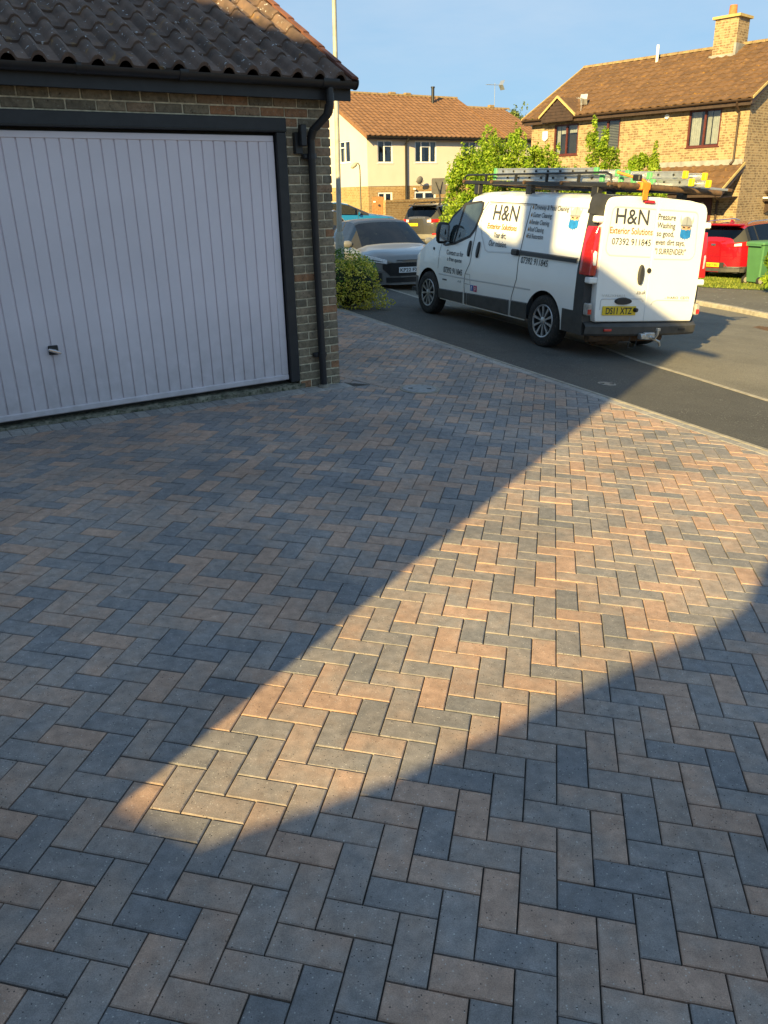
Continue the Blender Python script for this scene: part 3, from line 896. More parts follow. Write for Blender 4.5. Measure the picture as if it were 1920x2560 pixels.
# roof of single tiles
PIT = R(29.0); cosP, sinP = math.cos(PIT), math.sin(PIT)
roof = empty('roof'); roof.parent = garage
deck = MB()
EZ = 2.652; EO = -0.17
def rp(s, l, h=0.0): return (s, EO + l * cosP - h * sinP, EZ + l * sinP + h * cosP)
deck.add([rp(-5.5, 0.05, -0.02), rp(0.16, 0.05, -0.02), rp(0.16, 3.58, -0.02), rp(-5.5, 3.58, -0.02)], [(0, 1, 2, 3)])
top = rp(0, 3.58, -0.02)
deck.add([(-5.5, top[1], top[2]), (0.16, top[1], top[2]), (0.16, top[1] + 3.2, top[2] - 1.75), (-5.5, top[1] + 3.2, top[2] - 1.75)], [(0, 1, 2, 3)])
deck.build('roof_deck', MT['blackwood'], roof)
TW = 0.2045; TG = 0.32; TL = 0.395
pr_ = [(-0.012, 0.0), (0.004, -0.002), (0.05, -0.005), (0.080, -0.003), (0.092, 0.008), (0.102, 0.030), (0.118, 0.049), (0.142, 0.058), (0.166, 0.049), (0.184, 0.030), (0.196, 0.008), (0.2045, 0.0)]
rows = []
for y, dz in ((0.0, -0.004), (0.004, 0.024), (0.022, 0.028), (TL, 0.020)):
    rows.append([(x, y, h + dz) for x, h in pr_])
tm = MB().grid(rows)
tm.grid([[(x, 0.0, h - 0.0) for x, h in pr_], [(x, TL, h) for x, h in pr_]][::-1])
tile0 = tm.build('tile', MT['gtile'], roof, smooth=38)
ftile = True
for row in range(11):
    for c in range(25):
        s = 0.085 - (c + 1) * TW
        l = row * TG - 0.02
        pz = pix(*(gm @ Vector(rp(s, l))))
        if pz is None or pz[0] < -160 or pz[1] < -160: continue
        o = tile0 if ftile else tile0.copy()
        if not ftile: COL.objects.link(o)
        ftile = False
        o.parent = roof
        o.location = rp(s + rnd.uniform(-.002, .002), l + rnd.uniform(-.004, .004), 0.014)
        o.rotation_euler = (PIT - 0.045, rnd.uniform(-.006, .006), rnd.uniform(-.008, .008))
# verge units
for row in range(11):
    l = row * TG - 0.025
    m_ = MB()
    vs = []
    for y, dz in ((0.0, 0.0), (0.36, 0.0)):
        vs += [(-0.005, y, 0.030), (0.045, y, 0.030), (0.060, y, 0.020), (0.072, y, -0.065), (0.058, y, -0.065), (0.046, y, 0.008), (-0.005, y, 0.010)]
    m_.add(vs, [(i, (i + 1) % 7, 7 + (i + 1) % 7, 7 + i) for i in range(7)] + [tuple(range(7))[::-1], tuple(range(7, 14))])
    o = m_.build('verge_tile', MT['gverge'], roof, smooth=30)
    o.location = rp(0.140, l, 0.02 + 0.012); o.rotation_euler = (PIT - 0.035, 0, rnd.uniform(-.006, .006))
    # short flat tile next to the verge
    m_ = MB().box((0, 0, 0), (0.062, 0.39, 0.018), bev=.003)
    o = m_.build('tile', MT['gtile'], roof); o.location = rp(0.0815, l + 0.006, 0.012); o.rotation_euler = (PIT - 0.045, 0, 0)
# fascia, soffit, gutter, downpipe
MB().box((-5.5, -0.135, 2.512), (0.165, -0.112, 2.640), bev=.003).build('fascia', MT['blackwood'], garage)
MB().box((-5.5, -0.111, 2.530), (0.160, 0.0, 2.545)).build('soffit', MT['blackwood'], garage)
gut = MB(); rows = []
gr = 0.054; gc = (-0.195, 2.652)
for s in (-5.5, 0.172):
    r1 = [(s, gc[0] + gr * math.cos(a), gc[1] + gr * math.sin(a)) for a in [math.pi + math.pi * i / 12 for i in range(13)]]
    r2 = [(s, gc[0] + (gr - .004) * math.cos(a), gc[1] + (gr - .004) * math.sin(a)) for a in [math.pi + math.pi * i / 12 for i in range(13)]]
    rows.append(r1 + r2[::-1])
gut.grid(rows, closed=True)
gutter = gut.build('gutter', MT['black'], garage, smooth=40)
def gcollar(s0, s1, r_):
    rows = []
    for s in (s0, s1):
        rows.append([(s, gc[0] + r_ * math.cos(a), gc[1] + r_ * math.sin(a)) for a in [math.pi * 0.93 + math.pi * 1.14 * i / 14 for i in range(15)]])
    m_ = MB().grid(rows)
    for s in (s0, s1): m_.add([(s, gc[0] + r_ * math.cos(a), gc[1] + r_ * math.sin(a)) for a in [math.pi * 0.93 + math.pi * 1.14 * i / 14 for i in range(15)]], [tuple(range(15))])
    return m_
gcollar(-2.19, -2.155, .0575).build('gutter_joint', MT['black'], gutter, smooth=40)
gcollar(-1.42, -1.35, .060).build('gutter_joint', MT['black'], gutter, smooth=40)
gcollar(0.168, 0.180, .060).build('end_cap', MT['black'], gutter, smooth=40)
gcollar(-0.165, -0.010, .0595).build('running_outlet', MT['black'], gutter, smooth=40)
pipe = MB().tube([(-0.085, -0.195, 2.615), (-0.085, -0.195, 2.47), (-0.09, -0.185, 2.42), (-0.10, -0.17, 2.395), (-0.205, -0.085, 2.275), (-0.213, -0.07, 2.25), (-0.215, -0.062, 2.21), (-0.215, -0.062, 1.2), (-0.205, -0.062, 0.02)], 0.034, 16)
dpipe = pipe.build('downpipe', MT['black'], garage, smooth=35)
for z0, z1 in ((2.455, 2.52), (2.405, 2.43), (2.235, 2.20)):
    pass
for p0, p1 in (((-0.085, -0.195, 2.56), (-0.085, -0.195, 2.50)), ((-0.088, -0.19, 2.47), (-0.10, -0.172, 2.395)), ((-0.20, -0.09, 2.283), (-0.215, -0.063, 2.215))):
    MB().cyl(p0, p1, 0.0385, n=16).build('pipe_socket', MT['black'], dpipe, smooth=40)
for s, z in ((-0.215, 2.07), (-0.207, 0.32)):
    c = MB().cyl((s, -0.062, z - .022), (s, -0.062, z + .022), 0.0395, n=16)
    c.box((s - .075, -0.052, z - .02), (s + .06, -0.001, z + .02), bev=.006)
    c.cyl((s - .055, -0.06, z), (s - .055, -0.045, z), 0.012, n=10)
    c.build('pipe_clip', MT['black'], dpipe, smooth=40)
MB().cyl((-0.205, -0.062, -0.01), (-0.205, -0.062, 0.022), 0.062, 0.058, 18).cyl((-0.205, -0.062, 0.022), (-0.205, -0.062, 0.034), 0.046, 0.044, 18).build('drain_collar', MT['kerb'], dpipe, smooth=35)
wl = empty('wall_light', mat=gm @ Matrix.Translation((-0.325, 0, 2.2)), label='slim black up-and-down wall light on the brick pier beside the downpipe', cat='wall light')
MB().box((-0.040, -0.055, -0.11), (0.032, -0.001, 0.062), bev=.004).build('back_box', MT['black'], wl)
MB().box((-0.012, -0.115, -0.05), (0.044, -0.056, 0.120), bev=.006).build('lamp_body', MT['black'], wl)
# ------------------------------------------------------------------ the house behind the photographer: out of frame, its gable throws the shade
hm = Matrix(((GD.x, GW.x, 0, -2.14), (GD.y, GW.y, 0, -0.546), (0, 0, 1, 0), (0, 0, 0, 1)))
own = empty('own_house', mat=hm, label='brick house behind the camera whose gable shades the driveway', cat='house')
TT = 2.4
def vz(s): return float(np.interp(s, [-0.981, 5.386, 8.1, 8.6], [4.909, 8.579, 10.0, 10.24]))
w_ = MB()
w_.prism([(0, -0.4), (0, vz(0) - .12), (-5.386, vz(5.386) - .12), (-8.5, vz(8.5) - .12), (-13.0, vz(8.5) - 3.2), (-13.0, -0.4)], 1, 0.02, TT)
w_.build('wall', MT['hbrick'], own, fix=True)
rf = MB()
rf.prism([(0.98, vz(-.98) - .13), (0.98, vz(-.98)), (-5.386, vz(5.386)), (-8.5, vz(8.5)), (-13.5, vz(8.5) - 3.5), (-13.5, vz(8.5) - 3.63), (-8.5, vz(8.5) - .13), (-5.386, vz(5.386) - .13)], 1, -0.02, TT + .2)
rf = rf.build('roof', MT['rtile'], own, fix=True)
MB().box((-3.65, 0.0, 6.6), (-3.19, 0.46, 9.6)).box((-3.69, -.04, 9.6), (-3.15, .5, 9.72)).build('chimney', MT['hbrick'], rf)
# added wall behind the photographer, top outline shaped to cast the lower-right shade
E1 = Vector((0.879, -0.477)); AL = Vector((0.477, 0.879))
sw = Matrix(((E1.x, AL.x, 0, AL.x * -2.3), (E1.y, AL.y, 0, AL.y * -2.3), (0, 0, 1, 0), (0, 0, 0, 1)))
swo = empty('added_shade_wall', mat=sw, label='unseen brick wall added behind the camera, top shaped to cast the lower-right shade', cat='wall')
dzw = 1.738 + 0.424 * 2.3 + 0.0
MB().prism([(-2.2, -0.4), (-2.2, -1.10 + dzw), (-1.5, -1.15 + dzw), (-1.31, -1.155 + dzw), (-1.22, -1.10 + dzw), (-1.10, -1.034 + dzw), (-0.97, -0.96 + dzw), (-0.18, -0.34 + dzw), (-0.10, -0.25 + dzw), (-0.05, 0.0 + dzw), (0.02, 0.16 + dzw), (0.9, 0.24 + dzw), (1.6, .1 + dzw), (1.6, -0.4)], 1, -0.11, 0.0).build('wall_body', MT['hbrick'], swo, fix=True)

# ------------------------------------------------------------------ generic house pieces
def window(parent, x0, x1, z0, z1, frame, mull=(), trans=(), y=0.045, fw=0.055, curtains=(), blind=None, name='window', axis=1, depth=0.07, curt=None, back=None):
    # window in a wall that faces -Y (axis 1) or -X (axis 0) of the parent
    def P(a, b, c): return (a, b, c) if axis == 1 else (b, a, c)
    w = empty(name); w.parent = parent
    def bx(m_, a0, a1, b0, b1, c0, c1, bev=0): return m_.box(P(a0, b0, c0), P(a1, b1, c1), bev=bev)
    f = MB(); d0, d1 = y - 0.025, y + 0.035
    bx(f, x0, x1, d0, d1, z1 - fw, z1); bx(f, x0, x1, d0, d1, z0, z0 + fw)
    bx(f, x0, x0 + fw, d0, d1, z0 + fw, z1 - fw); bx(f, x1 - fw, x1, d0, d1, z0 + fw, z1 - fw)
    for m_ in mull: bx(f, m_ - fw * .55, m_ + fw * .55, d0 - .004, d1, z0 + fw, z1 - fw)
    for (a, b, c) in trans: bx(f, a, b, d0 + .004, d1 - .004, c - fw * .4, c + fw * .4)
    f.build('frame', frame, w)
    s = MB(); bx(s, x0 - .04, x1 + .04, y - .075, y + .02, z0 - .035, z0 - .002, .006); s.build('sill', frame, w)
    cuts = [x0 + fw] + list(mull) + [x1 - fw]
    for a, b in zip(cuts, cuts[1:]):
        g = MB(); g.add([P(a, y + .005, z0 + fw), P(b, y + .005, z0 + fw), P(b, y + .005, z1 - fw), P(a, y + .005, z1 - fw)], [(0, 1, 2, 3) if axis == 1 else (3, 2, 1, 0)])
        g.build('pane', MT['glass'], w)
    bk = MB(); bk.add([P(x0, y + .22, z0), P(x1, y + .22, z0), P(x1, y + .22, z1), P(x0, y + .22, z1)], [(0, 1, 2, 3)])
    for a, b in ((x0 + .01, x0 + .01), (x1 - .01, x1 - .01)): bk.add([P(a, y + .03, z0), P(a, y + .22, z0), P(a, y + .22, z1), P(a, y + .03, z1)], [(0, 1, 2, 3)])
    bk.build('interior', back or MT['room'], w)
    for (a, b, c0, c1) in curtains:
        n = 14; rows = []
        for zz in (c0, c1):
            rows.append([P(a + (b - a) * i / n, y + .12 + .018 * math.sin(i * 2.1), zz) for i in range(n + 1)])
        MB().grid(rows).build('curtain', curt or MT['curtain'], w, smooth=60)
    if blind:
        for i in range(int((z1 - z0 - .1) / .05)):
            zz = z0 + .06 + i * .05
            m_ = MB(); m_.add([P(x0 + fw, y + .09, zz), P(x1 - fw, y + .09, zz), P(x1 - fw, y + .065, zz + .028), P(x0 + fw, y + .065, zz + .028)], [(0, 1, 2, 3)])
            m_.build('blind_slat', blind, w)
    return w

def holed_wall(mb, x0, x1, z0, z1, y, holes, axis=1, rev=0.12):
    def P(a, b, c): return (a, b, c) if axis == 1 else (b, a, c)
    xs = sorted(set([x0, x1] + [h for q in holes for h in q[:2] if x0 < h < x1])); zs = sorted(set([z0, z1] + [h for q in holes for h in q[2:] if z0 < h < z1]))
    for a, b in zip(xs, xs[1:]):
        for c, d in zip(zs, zs[1:]):
            m = ((a + b) / 2, (c + d) / 2)
            if any(q[0] < m[0] < q[1] and q[2] < m[1] < q[3] for q in holes): continue
            mb.add([P(a, y, c), P(b, y, c), P(b, y, d), P(a, y, d)], [(0, 1, 2, 3)])
    for q in holes:
        a, b, c, d = q[0], q[1], max(q[2], z0), min(q[3], z1)
        if c >= d: continue
        for e in ([P(a, y, c), P(a, y, d), P(a, y + rev, d), P(a, y + rev, c)], [P(b, y, c), P(b, y + rev, c), P(b, y + rev, d), P(b, y, d)], [P(a, y, d), P(b, y, d), P(b, y + rev, d), P(a, y + rev, d)], [P(a, y, c), P(a, y + rev, c), P(b, y + rev, c), P(b, y, c)]):
            mb.add(e, [(0, 1, 2, 3)])
    return mb

def tiled_slope(name, x0, x1, y0, z0, y1, z1, mat, parent, tw=0.30, tg=0.34, roll=0.038, flip=False, dz=0.0):
    # pantile slope as real relief: waves across, steps up the slope; tiles past picking apart singly
    L = math.hypot(y1 - y0, z1 - z0); uy, uz = (y1 - y0) / L, (z1 - z0) / L
    ny, nz = -uz, uy
    if nz < 0: ny, nz = -ny, -nz
    ncol = int(round((x1 - x0) / tw)); ncr = max(1, int(round(L / tg)))
    seg = 6
    prof = [0.0, 0.0, 0.2, 0.85, 0.85, 0.2]
    mb = MB(); vs = []; fs = []
    rg = random.Random(len(name) + ncol)
    W = (x1 - x0) / ncol; G_ = L / ncr
    for r_ in range(ncr):
        for c in range(ncol):
            jit = rg.uniform(-.004, .004); lift = rg.uniform(-.003, .003)
            b = len(vs)
            for l, h in ((r_ * G_ + jit, -0.012), (r_ * G_ + jit, 0.022), ((r_ + 1) * G_ + .012, 0.0)):
                for k in range(seg + 1):
                    x = x0 + (c + k / seg) * W; p = prof[k % seg] * roll
                    hh = h + p + lift
                    vs.append((x, y0 + uy * l + ny * hh, z0 + uz * l + nz * hh + dz))
            n = seg + 1
            for j in range(2):
                for k in range(seg): fs.append((b + j * n + k, b + j * n + k + 1, b + (j + 1) * n + k + 1, b + (j + 1) * n + k))
    mb.v = vs; mb.f = fs; mb.m = [0] * len(fs)
    o = mb.build(name, mat, parent, smooth=35)
    o['kind'] = 'stuff'
    return o

def pipe_run(parent, pts, r, mat, name='downpipe', n=10):
    return MB().tube(pts, r, n).build(name, mat, parent, smooth=40)

def half_gutter(parent, x0, x1, y, z, r, mat):
    rows = []
    for x in (x0, x1): rows.append([(x, y + r * math.cos(a), z + r * math.sin(a)) for a in [math.pi * (0.95 + 1.1 * i / 10) for i in range(11)]])
    m_ = MB().grid(rows)
    for x in (x0, x1): m_.add([(x, y + r * math.cos(a), z + r * math.sin(a)) for a in [math.pi * (0.95 + 1.1 * i / 10) for i in range(11)]], [tuple(range(11))])
    g = m_.build('gutter', mat, parent, smooth=40)
    x = x0 + .8
    while x < x1:
        rr_ = r + .006
        MB().grid([[(xx, y + rr_ * math.cos(a), z + rr_ * math.sin(a)) for a in [math.pi * (0.95 + 1.1 * i / 10) for i in range(11)]] for xx in (x, x + .05)]).build('gutter_bracket', mat, g, smooth=40)
        x += 1.0
    return g

# ------------------------------------------------------------------ buff brick house on the right
hr = Matrix(((0.6703, 0.7421, 0, 11.39), (-0.7421, 0.6703, 0, 27.0), (0, 0, 1, 0), (0, 0, 0, 1)))
rh = empty('brick_house', mat=hr, label='buff brick detached house with brown tiled roof and chimney', cat='house')
HL, HD, EZr, RY, RZ = 8.25, 6.8, 4.20, 3.4, 6.22
w = MB()
w.add([(-HL, 0, -1.2), (-HL, HD, -1.2), (0, HD, -1.2), (0, 0, -1.2), (-HL, 0, EZr), (-HL, HD, EZr), (0, HD, EZr), (0, 0, EZr)], [(0, 1, 5, 4), (1, 2, 6, 5), (2, 3, 7, 6)])
holed_wall(w, -HL, 0, -1.2, EZr, 0, [(-1.97, -.88, 2.97, 4.05), (-7.22, -6.17, 2.96, 3.99), (-5.52, -4.47, 2.98, 4.02)])
w.prism([(0, EZr), (HD, EZr), (RY, RZ - .07)], 0, -HL, 0)
w.build('wall', MT['bbrick'], rh)
rfo = empty('roof'); rfo.parent = rh
tiled_slope('front_tiles', -HL - .2, 0.22, -0.36, EZr + .02, RY, RZ, MT['rtile'], rfo)
tiled_slope('rear_tiles', -HL - .2, 0.22, HD + .36, EZr + .02, RY, RZ, MT['rtile'], rfo, 0.6, 0.7)
x = -HL - .2
while x < .2:
    m_ = MB(); rows = []
    for xx in (x + .004, x + .44): rows.append([(xx, RY + .12 * math.cos(a), RZ - .02 + .10 * math.sin(a)) for a in [math.pi * i / 8 for i in range(9)]])
    m_.grid(rows); m_.build('ridge_tile', MT['ridge'], rfo, smooth=40); x += .445
for xv, sgn in ((0.20, 1), (-HL - .2, -1)):
    for (ya, za, yb, zb) in ((-0.36, EZr + .02, RY, RZ), (HD + .36, EZr + .02, RY, RZ)):
        m_ = MB(); m_.add([(xv, ya, za - .02), (xv, yb, zb - .02), (xv, yb, zb + .05), (xv, ya, za + .05), (xv + .03 * sgn, ya, za - .02), (xv + .03 * sgn, yb, zb - .02), (xv + .03 * sgn, yb, zb + .05), (xv + .03 * sgn, ya, za + .05)], [(0, 1, 2, 3), (7, 6, 5, 4), (0, 4, 5, 1), (2, 6, 7, 3), (1, 5, 6, 2), (0, 3, 7, 4)])
        m_.build('verge_mortar', MT['vergec'], rfo, fix=True)
        m_ = MB(); m_.add([(xv - .05 * sgn, ya, za - .16), (xv - .05 * sgn, yb, zb - .16), (xv - .05 * sgn, yb, zb - .02), (xv - .05 * sgn, ya, za - .02), (xv, ya, za - .16), (xv, yb, zb - .16), (xv, yb, zb - .02), (xv, ya, za - .02)], [(0, 1, 2, 3), (7, 6, 5, 4), (0, 4, 5, 1), (2, 6, 7, 3), (1, 5, 6, 2), (0, 3, 7, 4)])
        m_.build('bargeboard', MT['brownwood'], rfo, fix=True)
MB().box((-HL - .15, -.30, EZr - .16), (.16, -.27, EZr + .0)).build('fascia', MT['brownwood'], rh)
MB().box((-HL - .15, -.27, EZr - .16), (.16, 0, EZr - .14)).build('soffit', MT['brownwood'], rh)
half_gutter(rh, -HL - .2, .2, -.355, EZr + .0, .055, MT['brownwood'])
pipe_run(rh, [(-.28, -.35, EZr - .04), (-.28, -.33, EZr - .14), (-.30, -.06, EZr - .32), (-.30, -.05, 2.52), (-.36, -.12, 2.42)], .034, MT['brownwood'])
ch = MB().box((-2.87, 2.75, 5.6), (-2.07, 3.55, 6.98)).box((-2.95, 2.67, 6.98), (-1.99, 3.63, 7.07))
chim = MB().box((-2.87, 2.75, 5.4), (-2.07, 3.55, 6.98)).build('chimney', MT['bbrick'], rfo)
MB().box((-2.95, 2.67, 6.981), (-1.99, 3.63, 7.06)).build('chimney_cap', MT['vergec'], rfo)
MB().cyl((-2.5, 3.15, 7.06), (-2.5, 3.15, 7.40), .14, .12, 14).build('chimney_pot', MT['pot'], rfo, smooth=40)
MB().box((-2.91, 2.62, 5.74), (-2.03, 2.78, 5.90)).box((-2.06, 2.6, 5.72), (-1.98, 3.6, 6.2)).build('flashing', MT['lead'], rfo)
MB().cyl((-5.08, 3.0, 5.95), (-5.08, 3.0, 6.55), .05, .05, 10).build('vent_pipe', MT['white'], rfo, smooth=40)
window(rh, -1.97, -.88, 2.97, 4.05, MT['mahog'], mull=(-1.42,), curtains=((-1.93, -1.60, 3.02, 4.0), (-1.40, -1.25, 3.05, 4.0), (-1.22, -.93, 3.05, 3.98)))
window(rh, -7.22, -6.17, 2.96, 3.99, MT['mahog'], mull=(-6.68,), curtains=((-7.18, -7.02, 3.0, 3.95), (-7.0, -6.72, 3.68, 3.95), (-6.64, -6.22, 3.70, 3.95)))
window(rh, -5.52, -4.47, 2.98, 4.02, MT['mahog'], mull=(-4.98,), blind=MT['curtain'])
# gablet over the left window
gb = MB(); gb.prism([(-7.52, EZr - .14), (-6.16, EZr - .14), (-6.16, EZr + .02), (-6.84, EZr + .56), (-7.52, EZr + .02)], 1, -.42, -.38)
gab = gb.build('gablet', MT['brownwood'], rfo, fix=True)
for i in range(6):
    zz = EZr - .12 + i * .10; hw = .62 if zz < EZr + .02 else max(.05, .62 * (EZr + .54 - zz) / .54)
    MB().box((-6.84 - hw, -.432, zz), (-6.84 + hw, -.421, zz + .088)).build('board', MT['brownwood'], gab)
for sg in (-1, 1):
    m_ = MB(); a = (-6.84 + sg * .78, EZr + .02); b = (-6.84, EZr + .65)
    m_.add([(a[0], -.46, a[1] - .03), (b[0], -.46, b[1] - .03), (b[0], -.46, b[1] + .05), (a[0], -.46, a[1] + .05), (a[0], -.38, a[1] - .03), (b[0], -.38, b[1] - .03), (b[0], -.38, b[1] + .05), (a[0], -.38, a[1] + .05)], [(0, 1, 2, 3), (7, 6, 5, 4), (0, 4, 5, 1), (2, 6, 7, 3), (1, 5, 6, 2), (0, 3, 7, 4)])
    m_.build('verge_mortar', MT['vergec'], gab, fix=True)
    m_ = MB(); m_.add([(-6.84, -.42, EZr + .66), (-6.84 + sg * .80, -.42, EZr + .03), (-6.84 + sg * .80, -.25, EZr + .05), (-6.84, .85, EZr + .68)], [(0, 1, 2, 3)])
    m_.build('gablet_tiles', MT['rtile'], gab)
MB().box((-7.72, -.07, 3.55), (-7.48, 0, 3.81), bev=.02).prism([(-7.72, 3.55), (-7.48, 3.55), (-7.6, 3.47)], 1, -.07, -.005).build('alarm_box', MT['white'], rh)
MB().cyl((-2.73, -.05, 3.94), (-2.73, 0, 3.94), .075, .08, 16).cyl((-2.69, -.09, 3.88), (-2.69, -.04, 3.90), .03, .03, 10).build('outside_light', MT['white'], rh, smooth=40)
# lean-to roof over the recessed front door
MB().box((-3.25, -.03, 2.40), (-.02, -.002, 2.56)).build('lead_flashing', MT['lead'], rh)
lt = empty('lean_to_roof'); lt.parent = rh
tiled_slope('lean_to_tiles', -3.3, .04, -1.30, 1.66, -.01, 2.40, MT['rtile'], lt)
m_ = MB()
for x0, zoff, mt in ((.045, .02, None),): 
    m_.add([(x0, -1.3, 1.64), (x0, 0, 2.39), (x0, 0, 2.47), (x0, -1.3, 1.72), (x0 + .03, -1.3, 1.64), (x0 + .03, 0, 2.39), (x0 + .03, 0, 2.47), (x0 + .03, -1.3, 1.72)], [(0, 1, 2, 3), (7, 6, 5, 4), (0, 4, 5, 1), (2, 6, 7, 3), (1, 5, 6, 2), (0, 3, 7, 4)])
m_.build('verge_mortar', MT['vergec'], lt, fix=True)
m_ = MB(); x0 = .0
m_.add([(x0, -1.28, 1.48), (x0, 0, 2.22), (x0, 0, 2.38), (x0, -1.28, 1.63), (x0 + .04, -1.28, 1.48), (x0 + .04, 0, 2.22), (x0 + .04, 0, 2.38), (x0 + .04, -1.28, 1.63)], [(0, 1, 2, 3), (7, 6, 5, 4), (0, 4, 5, 1), (2, 6, 7, 3), (1, 5, 6, 2), (0, 3, 7, 4)])
m_.build('bargeboard', MT['brownwood'], lt, fix=True)
MB().box((-3.3, -1.26, 1.47), (.0, -1.23, 1.62)).build('fascia', MT['brownwood'], lt)
MB().box((-3.3, -1.22, 1.46), (-.02, -.02, 1.48)).build('soffit', MT['brownwood'], lt)
half_gutter(lt, -3.3, .06, -1.31, 1.63, .055, MT['brownwood'])
pipe_run(lt, [(-.12, -1.30, 1.58), (-.14, -1.25, 1.50), (-.66, -.06, 1.36), (-.66, -.05, -.7)], .034, MT['brownwood'])
MB().box((-3.2, -.03, -.7), (-.85, -.004, 1.45)).build('dark_porch_recess', MT['mahog'], rh)  # dark sheet paints the shaded porch recess and its doors
MB().box((-.02, -.02, -.7), (.0, 0, 1.5)).build('corner_quoin', MT['bbrick'], rh)
# small canopy bracket on the right-hand gable
cp = MB().box((.001, 1.75, 1.30), (.75, 4.0, 1.38)).box((.001, 1.80, 1.56), (.55, 4.0, 1.62))
cp.prism([(.001, .90), (.001, 1.30), (.62, 1.30), (.30, 1.12)], 1, 1.95, 2.05)
cp.build('door_canopy', MT['brownwood'], rh)
MB().box((.001, 1.74, 1.381), (.76, 4.0, 1.43)).build('canopy_edge', MT['white'], rh)

# ------------------------------------------------------------------ cream rendered house, left
hb = Matrix(((0.839445, -0.543444, 0, -0.42), (0.543444, 0.839445, 0, 42.0), (0, 0, 1, 0), (0, 0, 0, 1)))
bh = empty('cream_house', mat=hb, label='cream rendered house with orange tiled roof above a brick ground floor', cat='house')
BZ, BE, BRY, BRZ, BL = 2.15, 4.36, 4.2, 6.70, 8.45
bhw = [(.57, 1.45, 3.20, 4.20), (2.79, 4.12, 3.21, 4.21), (5.82, 6.7, 3.25, 4.23)]; bhl = [(.55, 1.42, 1.0, 1.88), (2.75, 4.10, 1.0, 1.89)]
w = MB().add([(0, 0, -1), (0, 8.4, -1), (0, 8.4, BZ), (0, 0, BZ), (11.6, 0, -1), (11.6, 8.4, -1), (11.6, 8.4, BZ), (11.6, 0, BZ)], [(0, 3, 2, 1), (4, 5, 6, 7)])
holed_wall(w, 0, 11.6, -1, BZ, 0, bhl); w.build('brick_plinth', MT['obrick'], bh)
w = MB().add([(11.6, -.02, BZ), (11.6, 8.4, BZ), (11.6, 8.4, BE), (11.6, -.02, BE), (-.02, -.02, BZ + .001), (11.6, -.02, BZ + .001), (11.6, 0, BZ + .001), (-.02, 0, BZ + .001)], [(0, 1, 2, 3), (4, 7, 6, 5)])
holed_wall(w, -.02, 11.6, BZ, BE, -.02, bhw)
holed_wall(w, -.02, 8.4, BZ, BE, -.02, [(1.55, 2.60, 3.28, 4.28)], axis=0)
w.prism([(0, BE), (8.4, BE), (BRY, BRZ - .08)], 0, -.02, BL)
w.prism([(.9, BE), (8.4, BE), (BRY + .2, BRZ - .55)], 0, BL, 11.5)
w.build('rendered_wall', MT['render'], bh)
rfb = empty('roof'); rfb.parent = bh
tiled_slope('front_tiles', -.22, BL + .1, -.34, BE + .02, BRY, BRZ, MT['otile'], rfb, 0.30, 0.34)
tiled_slope('rear_tiles', -.22, BL + .1, 8.4 + .34, BE + .02, BRY, BRZ, MT['otile'], rfb, 0.6, 0.7)
tiled_slope('lower_tiles', BL + .1, 11.7, -.34, BE + .02, BRY - .5, BRZ - .48, MT['otile'], rfb, 0.30, 0.34)
tiled_slope('lower_rear_tiles', BL + .1, 11.7, 8.4, BE + .02, BRY - .5, BRZ - .48, MT['otile'], rfb, 0.6, 0.7)
for a, b, y, z in ((-.22, BL + .1, BRY, BRZ), (BL + .1, 11.7, BRY - .5, BRZ - .48)):
    x = a
    while x < b:
        m_ = MB(); m_.grid([[(xx, y + .12 * math.cos(t_), z - .02 + .10 * math.sin(t_)) for t_ in [math.pi * i / 8 for i in range(9)]] for xx in (x + .004, x + .44)])
        m_.build('ridge_tile', MT['ridge'], rfb, smooth=40); x += .445
for (ya, za, yb, zb) in ((-.36, BE + .0, BRY, BRZ), (8.76, BE + .0, BRY, BRZ)):
    m_ = MB(); m_.add([(-.26, ya, za - .12), (-.26, yb, zb - .12), (-.26, yb, zb + .06), (-.26, ya, za + .06), (-.22, ya, za - .12), (-.22, yb, zb - .12), (-.22, yb, zb + .06), (-.22, ya, za + .06)], [(0, 1, 2, 3), (7, 6, 5, 4), (0, 4, 5, 1), (2, 6, 7, 3), (1, 5, 6, 2), (0, 3, 7, 4)])
    m_.build('verge_tile', MT['otile'], rfb, fix=True)
m_ = MB(); m_.add([(BL + .1, -.36, BE), (BL + .1, BRY, BRZ - .1), (BL + .1, BRY, BRZ + .05), (BL + .1, -.36, BE + .12), (BL + .16, -.36, BE), (BL + .16, BRY, BRZ - .1), (BL + .16, BRY, BRZ + .05), (BL + .16, -.36, BE + .12)], [(0, 1, 2, 3), (7, 6, 5, 4), (0, 4, 5, 1), (2, 6, 7, 3), (1, 5, 6, 2), (0, 3, 7, 4)])
m_.build('verge_tile', MT['otile'], rfb, fix=True)
MB().box((-.05, -.30, BE - .14), (11.6, -.27, BE)).build('fascia', MT['brownwood'], bh)
MB().box((-.05, -.27, BE - .14), (11.6, -.021, BE - .12)).build('soffit', MT['brownwood'], bh)
half_gutter(bh, -.2, 11.6, -.355, BE - .01, .055, MT['black'])
pipe_run(bh, [(2.19, -.34, BE - .05), (2.19, -.30, BE - .15), (2.21, -.08, BE - .3), (2.21, -.07, -.5)], .06, MT['black'])
MB().cyl((6.5, 3.5, 6.1), (6.5, 3.5, 7.05), .085, .085, 12).cyl((6.5, 3.5, 7.05), (6.5, 3.5, 7.12), .11, .11, 12).build('flue', MT['black'], rfb, smooth=40)
for x in (4.3, 5.3):
    MB().box((x - .2, BRY - .12, BRZ + .02), (x + .2, BRY + .12, BRZ + .14), bev=.03).build('ridge_vent', MT['ridge'], rfb)
MB().box((10.6, BRY - .62, BRZ - .46), (10.95, BRY - .38, BRZ - .30), bev=.03).build('ridge_vent', MT['ridge'], rfb)
